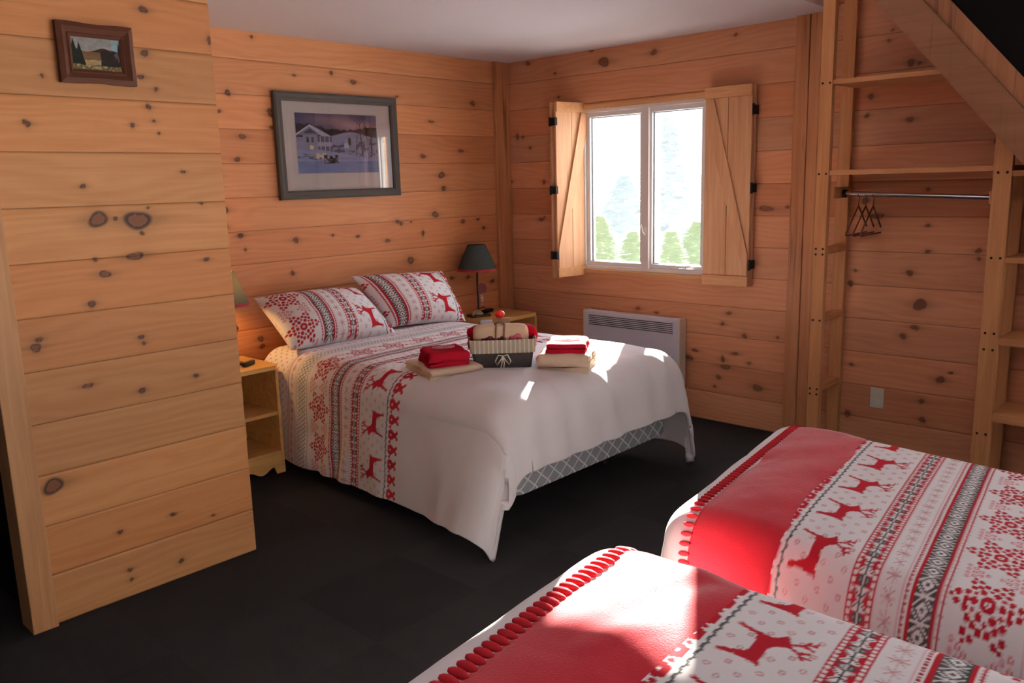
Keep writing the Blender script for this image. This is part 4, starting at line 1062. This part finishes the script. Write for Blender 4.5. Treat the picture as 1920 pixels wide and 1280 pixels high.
# ------------------------------------------------------------------ outside
def snow_ground():
    b = MB(); b.rng(1.2, 90, -60, 70, -2.2, -2.0); return b.build('snow_ground', M['snow'])
def hazy(name, col, e):  # haze and glare painted in as pale colour plus emission
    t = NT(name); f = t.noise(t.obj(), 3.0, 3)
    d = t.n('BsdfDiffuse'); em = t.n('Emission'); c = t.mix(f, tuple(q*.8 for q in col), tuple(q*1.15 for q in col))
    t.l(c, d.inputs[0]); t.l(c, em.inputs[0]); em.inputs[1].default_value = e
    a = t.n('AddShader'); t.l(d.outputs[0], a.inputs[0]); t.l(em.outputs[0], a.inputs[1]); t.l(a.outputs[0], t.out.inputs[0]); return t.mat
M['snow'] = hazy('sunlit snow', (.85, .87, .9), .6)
struct(snow_ground())
def conifer(label, loc, h, w, seed, mat, mt):
    r = np.random.default_rng(seed); t = thing('conifer_tree', label, 'tree', loc, 0, 'hazy conifers outside the window')
    MB().lathe([(.10, 0), (.07, h*.4), (.015, h*.97)], 8).build('trunk', mt, t, True)
    vs = []; fs = []
    n = 1700; sc = max(1, w/1.0)
    for i in range(n):
        f = r.random()**.75; z = h*(.06+.93*f); R = w*(1-f)**.85*(.25+.75*r.random()); a = r.random()*2*PI
        L = (.10+.22*(1-f))*sc; p = Vector((R*math.cos(a), R*math.sin(a), z-.22*R))
        d = Vector((math.cos(a), math.sin(a), -.35+.5*r.random())).normalized(); s = d.cross(Vector((0, 0, 1))).normalized()
        k = len(vs); q = (.05+.06*r.random())*sc
        vs += [tuple(p-s*q), tuple(p+s*q), tuple(p+d*L+s*q*.2), tuple(p+d*L-s*q*.2)]; fs.append((k, k+1, k+2, k+3))
    b = MB(); b.add(vs, fs); b.build('foliage', mat, t)
    return t
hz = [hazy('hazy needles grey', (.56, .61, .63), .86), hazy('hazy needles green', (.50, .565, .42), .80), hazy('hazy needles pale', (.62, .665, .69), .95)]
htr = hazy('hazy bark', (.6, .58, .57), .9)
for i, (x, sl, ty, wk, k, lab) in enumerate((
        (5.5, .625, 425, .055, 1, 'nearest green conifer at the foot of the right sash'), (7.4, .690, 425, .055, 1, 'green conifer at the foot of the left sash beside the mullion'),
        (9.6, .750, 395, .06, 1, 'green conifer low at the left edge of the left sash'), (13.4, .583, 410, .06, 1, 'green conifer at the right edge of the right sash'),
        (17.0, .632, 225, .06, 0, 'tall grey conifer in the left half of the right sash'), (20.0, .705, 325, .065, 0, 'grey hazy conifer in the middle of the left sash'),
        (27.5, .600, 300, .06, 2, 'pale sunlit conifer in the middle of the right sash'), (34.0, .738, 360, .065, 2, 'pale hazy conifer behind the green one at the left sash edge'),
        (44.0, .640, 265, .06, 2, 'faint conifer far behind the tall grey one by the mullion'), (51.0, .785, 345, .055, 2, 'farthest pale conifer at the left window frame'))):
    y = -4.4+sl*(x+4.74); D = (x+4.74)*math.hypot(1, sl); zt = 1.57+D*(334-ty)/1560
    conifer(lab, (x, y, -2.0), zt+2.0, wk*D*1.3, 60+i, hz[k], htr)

# ------------------------------------------------------------------ light
SUN = Vector((-1, -.575, -.36)).normalized()
sd = bpy.data.lights.new('sun', 'SUN'); sd.energy = 150; sd.angle = math.radians(.6); sd.color = (1, .93, .82)
so = bpy.data.objects.new('sun', sd); COL.objects.link(so); so.rotation_euler = SUN.to_track_quat('-Z', 'Y').to_euler(); so.location = (8, 4, 5)
ad = bpy.data.lights.new('window_sky', 'AREA'); ad.shape = 'RECTANGLE'; ad.size = 1.9; ad.size_y = 1.7; ad.energy = 150; ad.color = (.80, .90, 1.0)
ao = bpy.data.objects.new('window_sky', ad); COL.objects.link(ao); ao.location = (.95, -1.0, 1.95); ao.rotation_euler = Vector((-1, -.15, -.30)).normalized().to_track_quat('-Z', 'Y').to_euler()
ad.use_shadow = True
wd = bpy.data.worlds.new('sky'); SC.world = wd; wd.use_nodes = True; nt = wd.node_tree; nt.nodes.clear()
wo = nt.nodes.new('ShaderNodeOutputWorld'); bg = nt.nodes.new('ShaderNodeBackground'); tc = nt.nodes.new('ShaderNodeTexCoord')
dp = nt.nodes.new('ShaderNodeVectorMath'); dp.operation = 'DOT_PRODUCT'; dp.inputs[1].default_value = (.86, .5, .12)
nt.links.new(tc.outputs['Generated'], dp.inputs[0])
cr = nt.nodes.new('ShaderNodeValToRGB'); cr.color_ramp.elements[0].position = .30; cr.color_ramp.elements[0].color = (.13, .105, .10, 1); cr.color_ramp.elements[1].position = .85; cr.color_ramp.elements[1].color = (2.6, 2.75, 2.9, 1)
mm = nt.nodes.new('ShaderNodeMath'); mm.operation = 'MULTIPLY_ADD'; mm.inputs[1].default_value = .5; mm.inputs[2].default_value = .5
nt.links.new(dp.outputs['Value'], mm.inputs[0]); nt.links.new(mm.outputs[0], cr.inputs[0]); nt.links.new(cr.outputs[0], bg.inputs[0]); bg.inputs[1].default_value = 1.0
nt.links.new(bg.outputs[0], wo.inputs[0])
SC.view_settings.view_transform = 'Standard'; SC.view_settings.look = 'None'; SC.view_settings.exposure = -.28; SC.view_settings.gamma = 1.0
SC.cycles.max_bounces = 8; SC.cycles.diffuse_bounces = 4; SC.cycles.transparent_max_bounces = 12
SC.cycles.sample_clamp_indirect = 6
